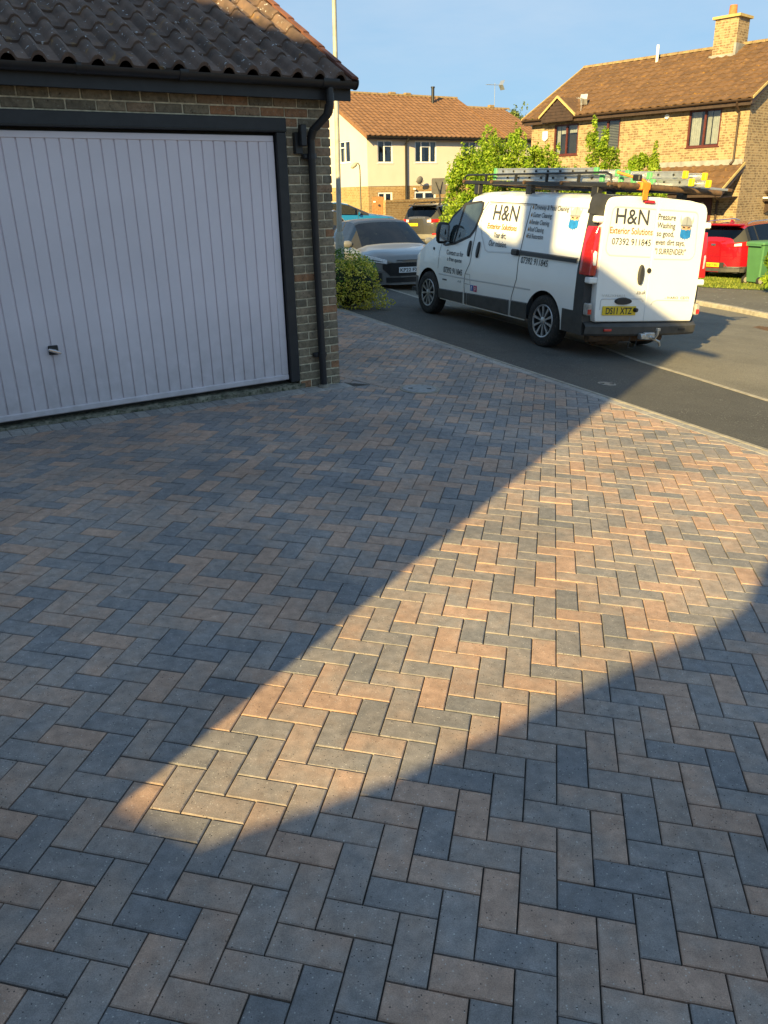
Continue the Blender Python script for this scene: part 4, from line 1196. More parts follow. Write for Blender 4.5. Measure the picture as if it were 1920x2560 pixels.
ck = MT['curtain']
window(bh, .57, 1.45, 3.20, 4.20, MT['white'], mull=(.97,), trans=((1.0, 1.41, 3.95),), y=.03, curtains=((.61, .80, 3.25, 4.15), (1.06, 1.4, 3.25, 3.95)))
window(bh, 2.79, 4.12, 3.21, 4.21, MT['white'], mull=(3.18, 3.72), trans=((3.21, 3.69, 3.95),), y=.03, curtains=((2.84, 2.96, 3.26, 4.17), (3.24, 3.5, 3.26, 3.93), (3.9, 4.07, 3.26, 4.17)))
window(bh, 5.82, 6.7, 3.25, 4.23, MT['white'], mull=(6.25,), y=.03, curtains=((6.35, 6.6, 3.3, 4.18),))
window(bh, .55, 1.42, 1.0, 1.88, MT['white'], mull=(.98,), fw=.08)
window(bh, 2.75, 4.10, 1.0, 1.89, MT['white'], mull=(3.38,), fw=.09, curtains=((3.8, 4.0, 1.1, 1.8),))
window(bh, 1.55, 2.60, 3.28, 4.28, MT['white'], mull=(2.07,), trans=((2.1, 2.55, 3.98),), y=.03, axis=0, curtains=((2.15, 2.45, 3.3, 3.95),))
MB().cyl((2.72, -.02, 2.0), (2.72, -.12, 2.0), .05, .05, 10).build('wall_lamp', MT['white'], bh, smooth=40)
dsh = MB(); rows = []
for i in range(6):
    r_ = .20 * i / 5
    rows.append([(2.84 + r_ * math.cos(a), -.42 + .22 * (r_ / .2) ** 2 * .35 - .25 * r_ * math.sin(a), 2.40 + r_ * math.sin(a) * .95) for a in [2 * math.pi * k / 16 for k in range(16)]])
dsh.grid(rows, closed=True)
dsh.tube([(2.84, -.40, 2.38), (2.84, -.15, 2.35), (2.84, -.02, 2.35)], .02, 6).tube([(2.84, -.40, 2.15), (2.82, -.72, 2.38)], .012, 6)
dsh.build('satellite_dish', M('dish_grey', (0.16, 0.15, 0.14), 0.6), bh, smooth=40)

# television aerials on masts
def aerial(name, base, h, label, rz=0.0):
    o = empty(name, base, rz, label, 'aerial')
    MB().cyl((0, 0, 0), (0, 0, h), .022, .018, 8).build('mast', MT['alu'], o, smooth=40)
    m_ = MB().cyl((-.65, 0, h - .1), (.55, 0, h - .1), .014, n=6)
    for i in range(9): m_.cyl((-.6 + i * .13, -.2 + .01 * i, h - .1), (-.6 + i * .13, .2 - .01 * i, h - .1), .007, n=5)
    for sg in (-1, 1): m_.add([(.45, -.25, h - .1), (.45, .25, h - .1), (.6, .25, h - .1 + sg * .28), (.6, -.25, h - .1 + sg * .28)], [(0, 1, 2, 3)])
    m_.build('array', MT['alu'], o)
    return o
aerial('tv_aerial', (7.75, 58.0, 4.6), 3.7, 'tall thin television aerial on a mast behind the cream house roof', R(25))
p_ = hr @ Vector((-6.05, -.1, EZr + .1))
aerial('tv_aerial', p_, .85, 'small television aerial at the gutter beside the timber gablet', R(60)).scale = (.5, .5, .6)

# garden wall, gate and small things in front of the cream house
wm = Matrix(((0.70, -0.714, 0, 0.36), (0.714, 0.70, 0, 38.0), (0, 0, 1, 0), (0, 0, 0, 1)))
gw = empty('garden_wall', mat=wm, label='buff brick garden wall with brick-on-edge coping beside the timber gate', cat='wall')
MB().box((0, 0, -.8), (14, .22, 1.42)).build('wall_body', MT['obrick'], gw)
x = 0.0
while x < 7.5:
    MB().box((x + .003, -.012, 1.421), (x + .069, .232, 1.53), bev=.005).build('coping_brick', MT['obrick'], gw); x += .075
MB().box((x, -.012, 1.421), (14, .232, 1.53)).build('coping', MT['obrick'], gw)
MB().box((2.1, -.015, 1.531), (4.6, .235, 1.58), bev=.01).build('coping_slab', MT['kerb'], gw)
gt = empty('timber_gate', mat=Matrix.Translation((-.235, 38.02, -.3)) @ Matrix.Rotation(R(8), 4, 'Z'), label='orange-brown boarded timber gate at the end of the garden wall', cat='gate')
for i in range(6):
    MB().box((.006 + i * .093, 0, 0), (.006 + i * .093 + .088, .03, 2.0 - .012 * abs(i - 2.5)), bev=.004).build('board', MT['gate'], gt)
for z in (.3, 1.0, 1.7): MB().box((0, .031, z), (.56, .06, z + .1)).build('rail', MT['gate'], gt)
MB().cyl((.33, -.03, 1.62), (.33, -.001, 1.62), .05, n=14).build('knocker', MT['rimdark'], gt)
MB().box((.06, -.012, 1.75), (.17, -.001, 1.80)).build('number_plate', MT['white'], gt)
hoop = empty('basketball_stand', (2.58, 36.0, ground_z(2.58, 36)), R(25), 'grey basketball backboard on a pole seen from behind over the garden wall', 'basketball hoop')
bb = MB(); c8 = [(-.30, 1.98), (-.24, 2.0), (.25, 2.62), (.31, 2.56)]
bb.prism([(-.33, 2.06), (-.30, 2.02), (.30, 2.02), (.33, 2.06), (.33, 2.60), (.30, 2.64), (-.30, 2.64), (-.33, 2.60)], 1, -.02, .02)
bb.build('backboard', M('backboard_grey', (0.15, 0.14, 0.13), 0.6), hoop, fix=True)
MB().tube([(0, -.12, -.1), (0, -.12, 1.9), (0, -.05, 2.2)], .03, 8).tube([(0, -.08, 2.05), (-.16, -.03, 2.50)], .012, 6).tube([(0, -.08, 2.05), (.16, -.03, 2.50)], .012, 6).build('pole', MT['black'], hoop, smooth=40)
rg_ = MB(); rg_.tube([(.22 * math.cos(2 * math.pi * i / 16), .28 + .22 * math.sin(2 * math.pi * i / 16), 2.2) for i in range(17)], .01, 6); rg_.build('rim', MT['orange'], hoop, smooth=40)
ptop = Vector((3.86, 41.0, 0))
orn = empty('garden_lampshade', (3.72, 39.6, ground_z(3.7, 39.6)), 0, 'small white cone-topped lamp standing above the garden wall by the tree', 'lamp')
MB().cyl((0, 0, -.2), (0, 0, 1.5), .02, n=8).build('stem', MT['black'], orn)
MB().cyl((0, 0, 1.47), (0, 0, 1.75), .22, .08, 16).build('shade', MT['white'], orn, smooth=40)

# ------------------------------------------------------------------ street lamps
lp = empty('lamp_post', (-0.695, 15.0, ground_z(-.695, 15)), 0, 'tall galvanised lamp post with wide base, rising behind the golden shrub', 'lamp post')
z0 = ground_z(-.695, 15)
MB().tube([(0, 0, -.05), (.012, 0, 1.02), (.014, 0, 1.10), (.016, 0, 1.16)], [.078, .078, .072, .046], 18).build('base', MT['post'], lp, smooth=40)
MB().tube([(.016, 0, 1.14), (.085, 0, 5.4), (.09, 0, 5.75)], [.046, .034, .032], 16).build('shaft', MT['post'], lp, smooth=40)
MB().tube([(.09, 0, 5.74), (.10, 0, 5.95), (.30, -.05, 6.0), (.55, -.1, 6.0)], .022, 8).build('bracket', MT['post'], lp, smooth=40)
MB().box((.5, -.2, 5.95), (.95, -.02, 6.06), bev=.04).build('lantern', MT['lead'], lp)
MB().box((-.03, -.082, .45), (.05, -.070, .95), bev=.004).build('access_door', MT['post'], lp)
l2 = empty('footpath_lamp', (-.74, 39.0, ground_z(-.74, 39)), 0, 'thin dark swan-neck footpath lamp in front of the cream gable', 'lamp post')
MB().tube([(0, 0, -.1), (0, 0, 2.85), (-.02, 0, 3.05), (-.08, 0, 3.14), (-.16, 0, 3.12)], .028, 8).build('pole', M('lamp_green', (0.07, 0.08, 0.06), 0.6), l2, smooth=40)
m_ = MB().tube([(-.12, 0, 3.14), (-.20, 0, 3.08), (-.34, 0, 2.98), (-.40, 0, 2.96)], [.04, .09, .08, .03], 10).build('lantern', M('lantern_beige', (0.32, 0.29, 0.22), 0.5), l2, smooth=40)
# ------------------------------------------------------------------ vehicles
def itp(pts):
    xs = [p[0] for p in pts]; ys = [p[1] for p in pts]
    return lambda x: float(np.interp(x, xs, ys))

def loft_parts(parent, xs, ring, tagf, mats, warp=None, smooth=32, caps=()):
    # half section ring(x) -> [(y,z)...] bottom to centre; mirrored; faces sorted into named parts
    rings = [ring(x) for x in xs]; nr = len(rings[0])
    buckets = {}
    for side in (1, -1):
        def P(i, j):
            y, z = rings[i][j]; p = (xs[i], y * side, z)
            return warp(p) if warp else p
        for i in range(len(xs) - 1):
            for j in range(nr - 1):
                q = [P(i, j), P(i, j + 1), P(i + 1, j + 1), P(i + 1, j)]
                if side < 0: q = q[::-1]
                t = tagf((xs[i] + xs[i + 1]) / 2, j, (rings[i][j][1] + rings[i][j + 1][1] + rings[i + 1][j][1] + rings[i + 1][j + 1][1]) / 4, side)
                if t is None: continue
                buckets.setdefault(t, MB()).add(q, [(0, 1, 2, 3)])
        for (i, t) in caps:
            pts = [P(i, j) for j in range(nr)] + [((warp((xs[i], 0, rings[i][0][1]))) if warp else (xs[i], 0, rings[i][0][1]))]
            buckets.setdefault(t, MB()).add(pts, [tuple(range(len(pts)))])
    out = {}
    for t, mb in buckets.items():
        nm = t.split('#')[0]
        o = mb.build(nm, mats[nm], parent)
        bm = bmesh.new(); bm.from_mesh(o.data); bmesh.ops.remove_doubles(bm, verts=bm.verts, dist=1e-5); bm.to_mesh(o.data); bm.free()
        if smooth:
            o.data.polygons.foreach_set('use_smooth', [True] * len(o.data.polygons)); o.data.set_sharp_from_angle(angle=R(smooth))
        out[t] = o
    return out

def lathe_y(mb, prof, n, c, sgn=1):
    rows = []
    for r_, y in prof:
        rows.append([(c[0] + r_ * math.cos(2 * math.pi * i / n), c[1] + y * sgn, c[2] + r_ * math.sin(2 * math.pi * i / n)) for i in range(n)])
    mb.grid(rows, closed=True)

def wheel(parent, x, y, r, w, side, spokes=10, sw=0.16, mat=None, rr=0.66, twist=0.0, rot=0.0, z=None):
    wo = empty('wheel'); wo.parent = parent; wo.location = (x, y * side, r if z is None else z)
    t = MB(); h = w / 2
    lathe_y(t, [(rr * r, h * .80), (rr * r * 1.02, h * .92), (.80 * r, h * 1.0), (.93 * r, h * .96), (.985 * r, h * .80), (r, h * .55), (r, -h * .55), (.985 * r, -h * .8), (.9 * r, -h), (rr * r, -h * .9)], 40, (0, 0, 0), side)
    t.build('tyre', MT['rubber'], wo, smooth=40)
    b = MB(); lathe_y(b, [(rr * r * 1.0, h * .84), (rr * r * .96, h * .86), (rr * r * .93, h * .60), (rr * r * .9, h * .35), (.05, h * .3)], 40, (0, 0, 0), side)
    b.build('rim_barrel', MT['rimdark'], wo, smooth=40)
    s = MB(); R0 = rr * r
    lathe_y(s, [(R0 * 1.0, h * .88), (R0 * .97, h * .95), (R0 * .90, h * .92), (R0 * .885, h * .80)], 40, (0, 0, 0), side)
    lathe_y(s, [(R0 * .26, h * .62), (R0 * .24, h * .86), (R0 * .14, h * .92), (0.001, h * .92)], 20, (0, 0, 0), side)
    for i in range(spokes):
        a = rot + 2 * math.pi * i / spokes
        def pt(rad, da, yy):
            aa = a + da; return (rad * math.cos(aa), yy * side, rad * math.sin(aa))
        w0, w1 = sw * 1.15, sw * .62
        vs = [pt(R0 * .2, -w0, h * .84), pt(R0 * .2, w0, h * .84), pt(R0 * .92, w1 + twist, h * .90), pt(R0 * .92, -w1 + twist, h * .90),
              pt(R0 * .2, -w0, h * .6), pt(R0 * .2, w0, h * .6), pt(R0 * .92, w1 + twist, h * .62), pt(R0 * .92, -w1 + twist, h * .62)]
        s.add(vs, [(0, 1, 2, 3), (0, 3, 7, 4), (1, 5, 6, 2), (2, 6, 7, 3)])
    s.build('rim', mat or MT['rim'], wo, smooth=35)
    return wo

# ---- the white van
VM = Matrix(((-0.4348041, -0.8969719, 0.0799176, 2.9426723), (0.9000317, -0.4357885, 0.0055987, 11.1347814), (0.0298053, 0.0743627, 0.9967858, -0.2520150), (0, 0, 0, 1)))
van = empty('panel_van', mat=VM, label='white panel van with roof rack and black lettering parked with its rear to the driveway', cat='van')
zs_f = itp([(-2, 1.78), (1.75, 1.78), (2.1, 1.74), (2.35, 1.63), (2.64, 1.43), (3.0, 1.21), (3.27, 1.07), (3.45, .95), (3.7, .84), (3.93, .68)])
zt_f = itp([(-2, 1.935), (1.70, 1.945), (2.0, 1.93), (2.25, 1.87), (2.6, 1.60), (2.95, 1.32), (3.15, 1.19), (3.3, 1.13), (3.6, 1.04), (3.8, .93), (3.93, .74)])
wf_f = itp([(-2, 1), (2.0, 1), (2.6, .992), (3.0, .982), (3.25, .975), (3.45, .965), (3.6, .93), (3.72, .865), (3.82, .75), (3.90, .56), (3.94, .35)])
ysurf = itp([(.2, .915), (.40, .935), (.56, .945), (.75, .95), (1.05, .945), (1.78, .845)])
WR = .385
def zlow(x):
    b = .285 if x < 3.3 else .24
    for xw in (0.0, 3.098):
        dx = abs(x - xw)
        if dx < WR: b = max(b, .34 + math.sqrt(WR * WR - dx * dx))
    return b
VROWS = [None, .40, .56, .75, .88, 1.05, 1.20, 1.78]
def vring(x):
    zl = zlow(x); zs = zs_f(x); zt = zt_f(x); wf = wf_f(x)
    pts = []; top = zs
    for k, z in enumerate(VROWS):
        z = zl if z is None else max(zl + .004 * k, min(z, zs - .03 * (7 - k)))
        if k == 7: z = zs
        pts.append((ysurf(z) * wf, z))
    ye = pts[-1][0]
    for f_, c_ in zip((.947, .83, .47, 0.0), (.48, .76, .94, 1.0)): pts.append((ye * f_, zs + (zt - zs) * c_))
    return pts
vx = [-.80, -.77, -.72, -.66, -.62, -.55, -.5, -.44, -.40]
vx += [-.385 + .77 * (1 - math.cos(math.pi * i / 20)) / 2 for i in range(21)]
vx += [.45, .65, .66, 1.0, 1.4, 1.75, 1.9, 2.0, 2.12, 2.25, 2.45, 2.6, 2.70]
vx += [3.098 - .385 + .77 * (1 - math.cos(math.pi * i / 20)) / 2 for i in range(21)]
vx += [3.54, 3.62, 3.70, 3.77, 3.83, 3.88, 3.915, 3.94]
vx = sorted(set(round(a, 4) for a in vx))
def vtag(x, j, z, side):
    if j >= 7 and 2.10 < x < 3.10: return 'windscreen'
    if x < -.62 and z > .88: return 'rear_pillar#%d' % side
    if (x < -.62 and z <= .88) or (x < -.40 and z < .56): return 'rear_corner#%d' % side
    if x > 3.47 and z < .62 or (x > 3.40 and z < .45): return 'front_bumper'
    return 'body'
vmats = {'body': MT['vanwhite'], 'windscreen': MT['carglass'], 'rear_pillar': MT['vanblack'], 'rear_corner': MT['vanblack'], 'front_bumper': MT['vanblack']}
def vwarp(p):
    x, y, z = p
    if x < -.3: x += .06 * (z - .45) * min(1, (-.3 - x) / .4)
    return (x, y, z)
loft_parts(van, vx, vring, vtag, vmats, vwarp, caps=((0, 'rear_pillar'), (len(vx) - 1, 'front_bumper')))
# dark floor pan, wheel housings
fp_ = MB().box((-.75, -.86, .30), (3.75, .86, .36))
fp_.box((-.42, -.80, .36), (.42, .80, .80)).box((2.68, -.80, .36), (3.52, .80, .82)).build('underbody', MT['gap'], van)
for sd in (1, -1):
    wheel(van, 0.0, .83, .335, .20, sd, 10, .15, rot=.2, rr=.645)
    wheel(van, 3.098, .83, .335, .20, sd, 10, .15, rot=.5, rr=.645)
def sp(x, z, off=0.004): return Vector(vwarp((x, ysurf(z) * wf_f(x) + off, z)))
def side_poly(name, poly, mat, off=0.004, parent=van):
    m_ = MB(); m_.add([tuple(sp(x, z, off)) for x, z in poly], [tuple(range(len(poly)))[::-1]])
    o = m_.build(name, mat, parent); bm = bmesh.new(); bm.from_mesh(o.data); bmesh.ops.recalc_face_normals(bm, faces=bm.faces)
    for f in bm.faces:
        if f.normal.y < 0: f.normal_flip()
    bmesh.ops.triangulate(bm, faces=bm.faces); bm.to_mesh(o.data); bm.free()
    return o
def side_line(name, pts, wdt, mat, off=0.003, parent=van):
    # thin strip that follows the side
    m_ = MB(); dense = []
    for a, b in zip(pts, pts[1:]):
        n = max(1, int(math.dist(a, b) / .05))
        dense += [(a[0] + (b[0] - a[0]) * i / n, a[1] + (b[1] - a[1]) * i / n) for i in range(n)]
    dense.append(pts[-1]); rows = []
    for i, p in enumerate(dense):
        a = dense[max(0, i - 1)]; b = dense[min(len(dense) - 1, i + 1)]
        dx, dz = b[0] - a[0], b[1] - a[1]; l = math.hypot(dx, dz) or 1
        nx_, nz_ = -dz / l * wdt / 2, dx / l * wdt / 2
        rows.append([tuple(sp(p[0] + nx_, p[1] + nz_, off)), tuple(sp(p[0], p[1], off + .0015)), tuple(sp(p[0] - nx_, p[1] - nz_, off))])
    m_.grid(rows); return m_.build(name, mat, parent)
# cab door window with black surround
side_poly('window_surround', [(2.71, 1.10), (2.74, 1.34), (2.58, 1.545), (2.28, 1.735), (1.86, 1.775), (1.765, 1.755), (1.76, 1.62), (1.86, 1.36), (1.96, 1.26), (2.34, 1.135), (2.62, 1.09)], MT['vanblack'], .004)
side_poly('side_window', [(2.36, 1.17), (2.24, 1.70), (1.88, 1.745), (1.80, 1.73), (1.80, 1.63), (1.89, 1.39), (1.985, 1.29)], M('cab_glass', (0.035, 0.05, 0.055), 0.05, 0.5, 2.5, coat=1.0), .008)
side_poly('side_window', [(2.66, 1.13), (2.69, 1.33), (2.55, 1.515), (2.29, 1.68), (2.40, 1.165), (2.60, 1.12)], MT['carglass'], .008)
side_poly('quarter_pane', [(2.655, 1.135), (2.685, 1.33), (2.55, 1.51), (2.30, 1.675), (2.405, 1.17), (2.60, 1.125)], M('quarter_glass', (0.04, 0.055, 0.06), 0.05, 0.5, 2.5, coat=1.0), .0095)
side_line('door_gap', [(1.66, 1.77), (1.80, 1.60), (1.84, 1.40), (1.84, 1.0), (1.86, .90), (1.96, .74), (1.97, .62), (1.93, .31)], .012, MT['gap'])
side_line('door_gap', [(2.75, 1.12), (2.80, .98), (2.80, .74)], .007, MT['gap'])
side_line('door_gap', [(.63, 1.74), (.65, 1.40), (.65, 1.0), (.64, .80), (.72, .55), (.73, .31)], .012, MT['gap'])
side_line('flap_gap', [(1.96, .74), (1.83, .745), (1.80, .60), (1.95, .60)], .005, MT['gap'])
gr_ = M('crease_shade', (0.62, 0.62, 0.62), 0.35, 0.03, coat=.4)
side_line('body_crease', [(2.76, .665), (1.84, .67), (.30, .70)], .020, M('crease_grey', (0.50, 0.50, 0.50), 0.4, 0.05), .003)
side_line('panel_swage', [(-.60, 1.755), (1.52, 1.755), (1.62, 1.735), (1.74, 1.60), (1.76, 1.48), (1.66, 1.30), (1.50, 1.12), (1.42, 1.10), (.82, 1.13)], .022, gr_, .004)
side_line('roof_swage', [(1.62, 1.765), (.50, 1.765)], .010, MT['gap'], .006)
for a, b in (((2.73, .28), (1.99, .29)), ((1.93, .29), (1.87, .29)), ((1.85, .29), (.76, .295)), ((.70, .295), (.33, .30))):
    z1 = .44 if a[0] > 2.5 else .49
    m_ = MB(); xa, xb = a[0], b[0]
    rows = []
    for x in np.linspace(xa, xb, 6):
        zt_ = .445 + (.525 - .445) * (2.73 - x) / 2.4
        rows.append([tuple(sp(x, .30, .002)), tuple(sp(x, .31, .016)), tuple(sp(x, zt_ - .012, .018)), tuple(sp(x, zt_, .002))])
    m_.grid(rows); m_.build('rub_strip', MT['vanblack'], van, smooth=30)
m_ = MB(); rows = []
for x in np.linspace(.78, -.60, 8): rows.append([tuple(sp(x, 1.115, .0)), tuple(sp(x, 1.12, .026)), tuple(sp(x, 1.165, .028)), tuple(sp(x, 1.178, .0))])
m_.grid(rows).build('sliding_door_rail', MT['black'], van, smooth=30)
m_ = MB(); m_.M = Matrix.Translation(sp(.73, 1.145, .02)); m_.box((-.07, -.02, -.04), (.08, .03, .04), bev=.015); m_.build('rail_end', MT['black'], van)
for x in (1.91, 1.675):
    m_ = MB(); n = 14
    ringp = [(x + .030 * math.cos(2 * math.pi * i / n), 1.105 + .115 * math.sin(2 * math.pi * i / n)) for i in range(n)]
    inn = [(x + .022 * math.cos(2 * math.pi * i / n), 1.105 + .105 * math.sin(2 * math.pi * i / n)) for i in range(n)]
    m_.grid([[tuple(sp(*p, .0)) for p in ringp], [tuple(sp(*p, .020)) for p in ringp], [tuple(sp(*p, .030)) for p in inn]], closed=True)
    m_.add([tuple(sp(*p, .030)) for p in inn], [tuple(range(n))]); m_.build('door_handle', MT['black'], van, smooth=40)
MB().cyl(sp(2.98, 1.03, -.01), sp(2.98, 1.03, .012), .022, n=12).build('side_repeater', MT['black'], van)
MB().box(sp(2.62, .585, .0), sp(2.50, .605, .006)).build('side_badge', MT['inkd'], van)
mr = MB(); mr.M = Matrix.Translation((2.56, 1.045, 1.285))
rows = []
for i, (z, s1, s2) in enumerate(((-.155, .06, .045), (-.12, .095, .075), (0, .115, .085), (.12, .10, .08), (.155, .06, .05))):
    rows.append([(s2 * math.cos(a), s1 * math.sin(a), z) for a in [2 * math.pi * k / 14 for k in range(14)]])
mr.grid(rows, closed=True); mr.add(rows[0], [tuple(range(14))]); mr.add(rows[-1], [tuple(range(14))[::-1]])
mro = mr.build('door_mirror', MT['black'], van, smooth=50)
MB().box((2.54, .90, 1.16), (2.60, 1.0, 1.22), bev=.01).build('mirror_arm', MT['black'], mro)
m_ = MB(); m_.M = Matrix.Translation((2.478, 1.05, 1.285)) ; m_.add([(0, -.085, -.115), (0, .085, -.115), (0, .09, .0), (0, .075, .12), (0, -.075, .12), (0, -.09, 0)], [(0, 1, 2, 3, 4, 5)]); m_.build('mirror_glass', MT['chrome'], mro)
# rear end
def rw(p):
    x, y, z = p; return (x + .06 * (z - .45), y, z)
def rear_slab(name, poly, x0, x1, mat, parent=van, bev=.0):
    m_ = MB(); n = len(poly)
    c = (sum(p[0] for p in poly) / n, sum(p[1] for p in poly) / n)
    e = bev
    def ins(p):
        d = Vector((c[0] - p[0], c[1] - p[1])); d = d.normalized() * e if d.length > 0 else d
        return (p[0] + d.x, p[1] + d.y)
    A = [rw((x0, *p)) for p in poly]; B = [rw((x1 + e * .7, *p)) for p in poly]; C = [rw((x1, *ins(p))) for p in poly]
    m_.v = A + B + C; m_.f = [(i, (i + 1) % n, n + (i + 1) % n, n + i) for i in range(n)] + [(n + i, n + (i + 1) % n, 2 * n + (i + 1) % n, 2 * n + i) for i in range(n)] + [tuple(range(2 * n, 3 * n))]
    m_.m = [0] * len(m_.f)
    return m_.build(name, mat, parent, smooth=30, fix=True)
XR = -.890
def arcp(cx, cz, r_, a0, a1, n=6): return [(cx + r_ * math.cos(R(a0 + (a1 - a0) * i / n)), cz + r_ * math.sin(R(a0 + (a1 - a0) * i / n))) for i in range(n + 1)]
dl = rear_slab('rear_door', [(.0215, .455), (.80, .455)] + [(.82, .52), (.835, .9), (.835, 1.6), (.825, 1.80)] + arcp(.72, 1.79, .10, 5, 85) + [(.5, 1.915), (.0215, 1.925)], -.80, XR, MT['vanwhite'], bev=.012)
dr = rear_slab('rear_door', [(.0175, .455), (.0175, 1.925), (-.5, 1.915)] + arcp(-.72, 1.79, .10, 95, 175) + [(-.825, 1.80), (-.835, 1.6), (-.835, .9), (-.82, .52), (-.80, .455)], -.80, XR, MT['vanwhite'], bev=.012)
rs = XR - .002
def rear_line(name, pts, wdt, mat, parent, x=XR - .004):
    m_ = MB(); rows = []
    for i, p in enumerate(pts):
        a = pts[max(0, i - 1)]; b = pts[min(len(pts) - 1, i + 1)]; d = Vector((b[0] - a[0], b[1] - a[1])).normalized(); n_ = (-d.y * wdt / 2, d.x * wdt / 2)
        rows.append([rw((XR - .001, p[0] + n_[0], p[1] + n_[1])), rw((x, p[0], p[1])), rw((XR - .001, p[0] - n_[0], p[1] - n_[1]))])
    return m_.grid(rows).build(name, mat, parent)
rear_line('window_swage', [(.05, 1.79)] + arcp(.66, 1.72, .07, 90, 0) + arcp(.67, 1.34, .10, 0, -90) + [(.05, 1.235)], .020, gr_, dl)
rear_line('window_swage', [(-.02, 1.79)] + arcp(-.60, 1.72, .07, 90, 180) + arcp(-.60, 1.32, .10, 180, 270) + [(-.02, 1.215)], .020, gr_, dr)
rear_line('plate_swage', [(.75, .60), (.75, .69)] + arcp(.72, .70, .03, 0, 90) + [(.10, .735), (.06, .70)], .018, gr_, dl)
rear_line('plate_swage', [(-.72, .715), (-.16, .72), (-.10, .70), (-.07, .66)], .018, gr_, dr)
def vertical_handle(parent, y, z0, z1):
    m_ = MB(); n = 14; cz = (z0 + z1) / 2; hz = (z1 - z0) / 2
    r0 = [rw((XR, y + .045 * math.cos(2 * math.pi * i / n), cz + hz * math.sin(2 * math.pi * i / n))) for i in range(n)]
    r1 = [rw((XR - .025, y + .042 * math.cos(2 * math.pi * i / n), cz + hz * .97 * math.sin(2 * math.pi * i / n))) for i in range(n)]
    r2 = [rw((XR - .032, y + .030 * math.cos(2 * math.pi * i / n), cz + hz * .85 * math.sin(2 * math.pi * i / n))) for i in range(n)]
    m_.grid([r0, r1, r2], closed=True); m_.add(r2, [tuple(range(n))]); m_.build('door_handle', MT['vanblack'], parent, smooth=40)
vertical_handle(dl, .165, .90, 1.145)
MB().cyl(rw((XR, .035, 1.075)), rw((XR - .012, .035, 1.075)), .032, n=14).build('lock', MT['vanblack'], dl)
m_ = MB(); n = 16
r0 = [rw((XR, .40 + .135 * math.cos(2 * math.pi * i / n), .705 + .045 * math.sin(2 * math.pi * i / n))) for i in range(n)]
r1 = [rw((XR - .03, .40 + .125 * math.cos(2 * math.pi * i / n), .705 + .038 * math.sin(2 * math.pi * i / n))) for i in range(n)]
m_.grid([r0, r1], closed=True); m_.add(r1, [tuple(range(n))]); m_.build('grab_handle', MT['black'], dl, smooth=50)
MB().cyl(rw((XR - .002, .20, .60)), rw((XR - .05, .19, .60)), .03, .024, 12).build('reversing_camera', MT['black'], dl, smooth=40)
m_ = MB(); m_.box((XR - .014, .175, .535), (XR - .002, .715, .645), bev=.004)
m_.v = [rw(p) for p in m_.v]; plate = m_.build('number_plate', MT['yellow'], dl)
def rtext(s, y0, y1, z0, z1, mat, parent, bold=0.0, x=XR - .0045, full=False, name='lettering'):
    up = Vector((.06, 0, 1)).normalized()
    o = Vector(rw((x, y0, z0)))
    return lettering(s, o, (0, -1, 0), up, abs(y1 - y0), z1 - z0, mat, parent, bold, name, full)
rtext('DS11 XTZ', .665, .245, .552, .630, MT['ink'], plate, .018, XR - .0165)
rtext('H&N', .665, .145, 1.605, 1.775, MT['inkd'], dl, .008)
rtext('Exterior Solutions', .735, .055, 1.49, 1.565, MT['inky'], dl, .012)
rtext('07392 911845', .685, .065, 1.365, 1.44, MT['inkd'], dl, .006)
rtext('.co.uk', .20, .04, .79, .84, MT['inkd'], dl, .004)
rtext('Pressure', -.005, -.295, 1.675, 1.745, MT['inkd'], dr, .014)
rtext('Washing', -.005, -.305, 1.58, 1.645, MT['inkd'], dr, .014)
rtext('so good,', -.015, -.30, 1.485, 1.55, MT['inkd'], dr, .014)
rtext('even dirt says,', -.015, -.505, 1.385, 1.45, MT['inkd'], dr, .014)
rtext('"I SURRENDER!"', -.02, -.54, 1.275, 1.345, MT['inkd'], dr, .012)
rtext('VAUXHALL', .745, .36, .755, .785, MT['alu'], dl, .0)
rtext('- IVARO  CDTI', -.29, -.71, .735, .765, MT['inkd'], dr, .01)
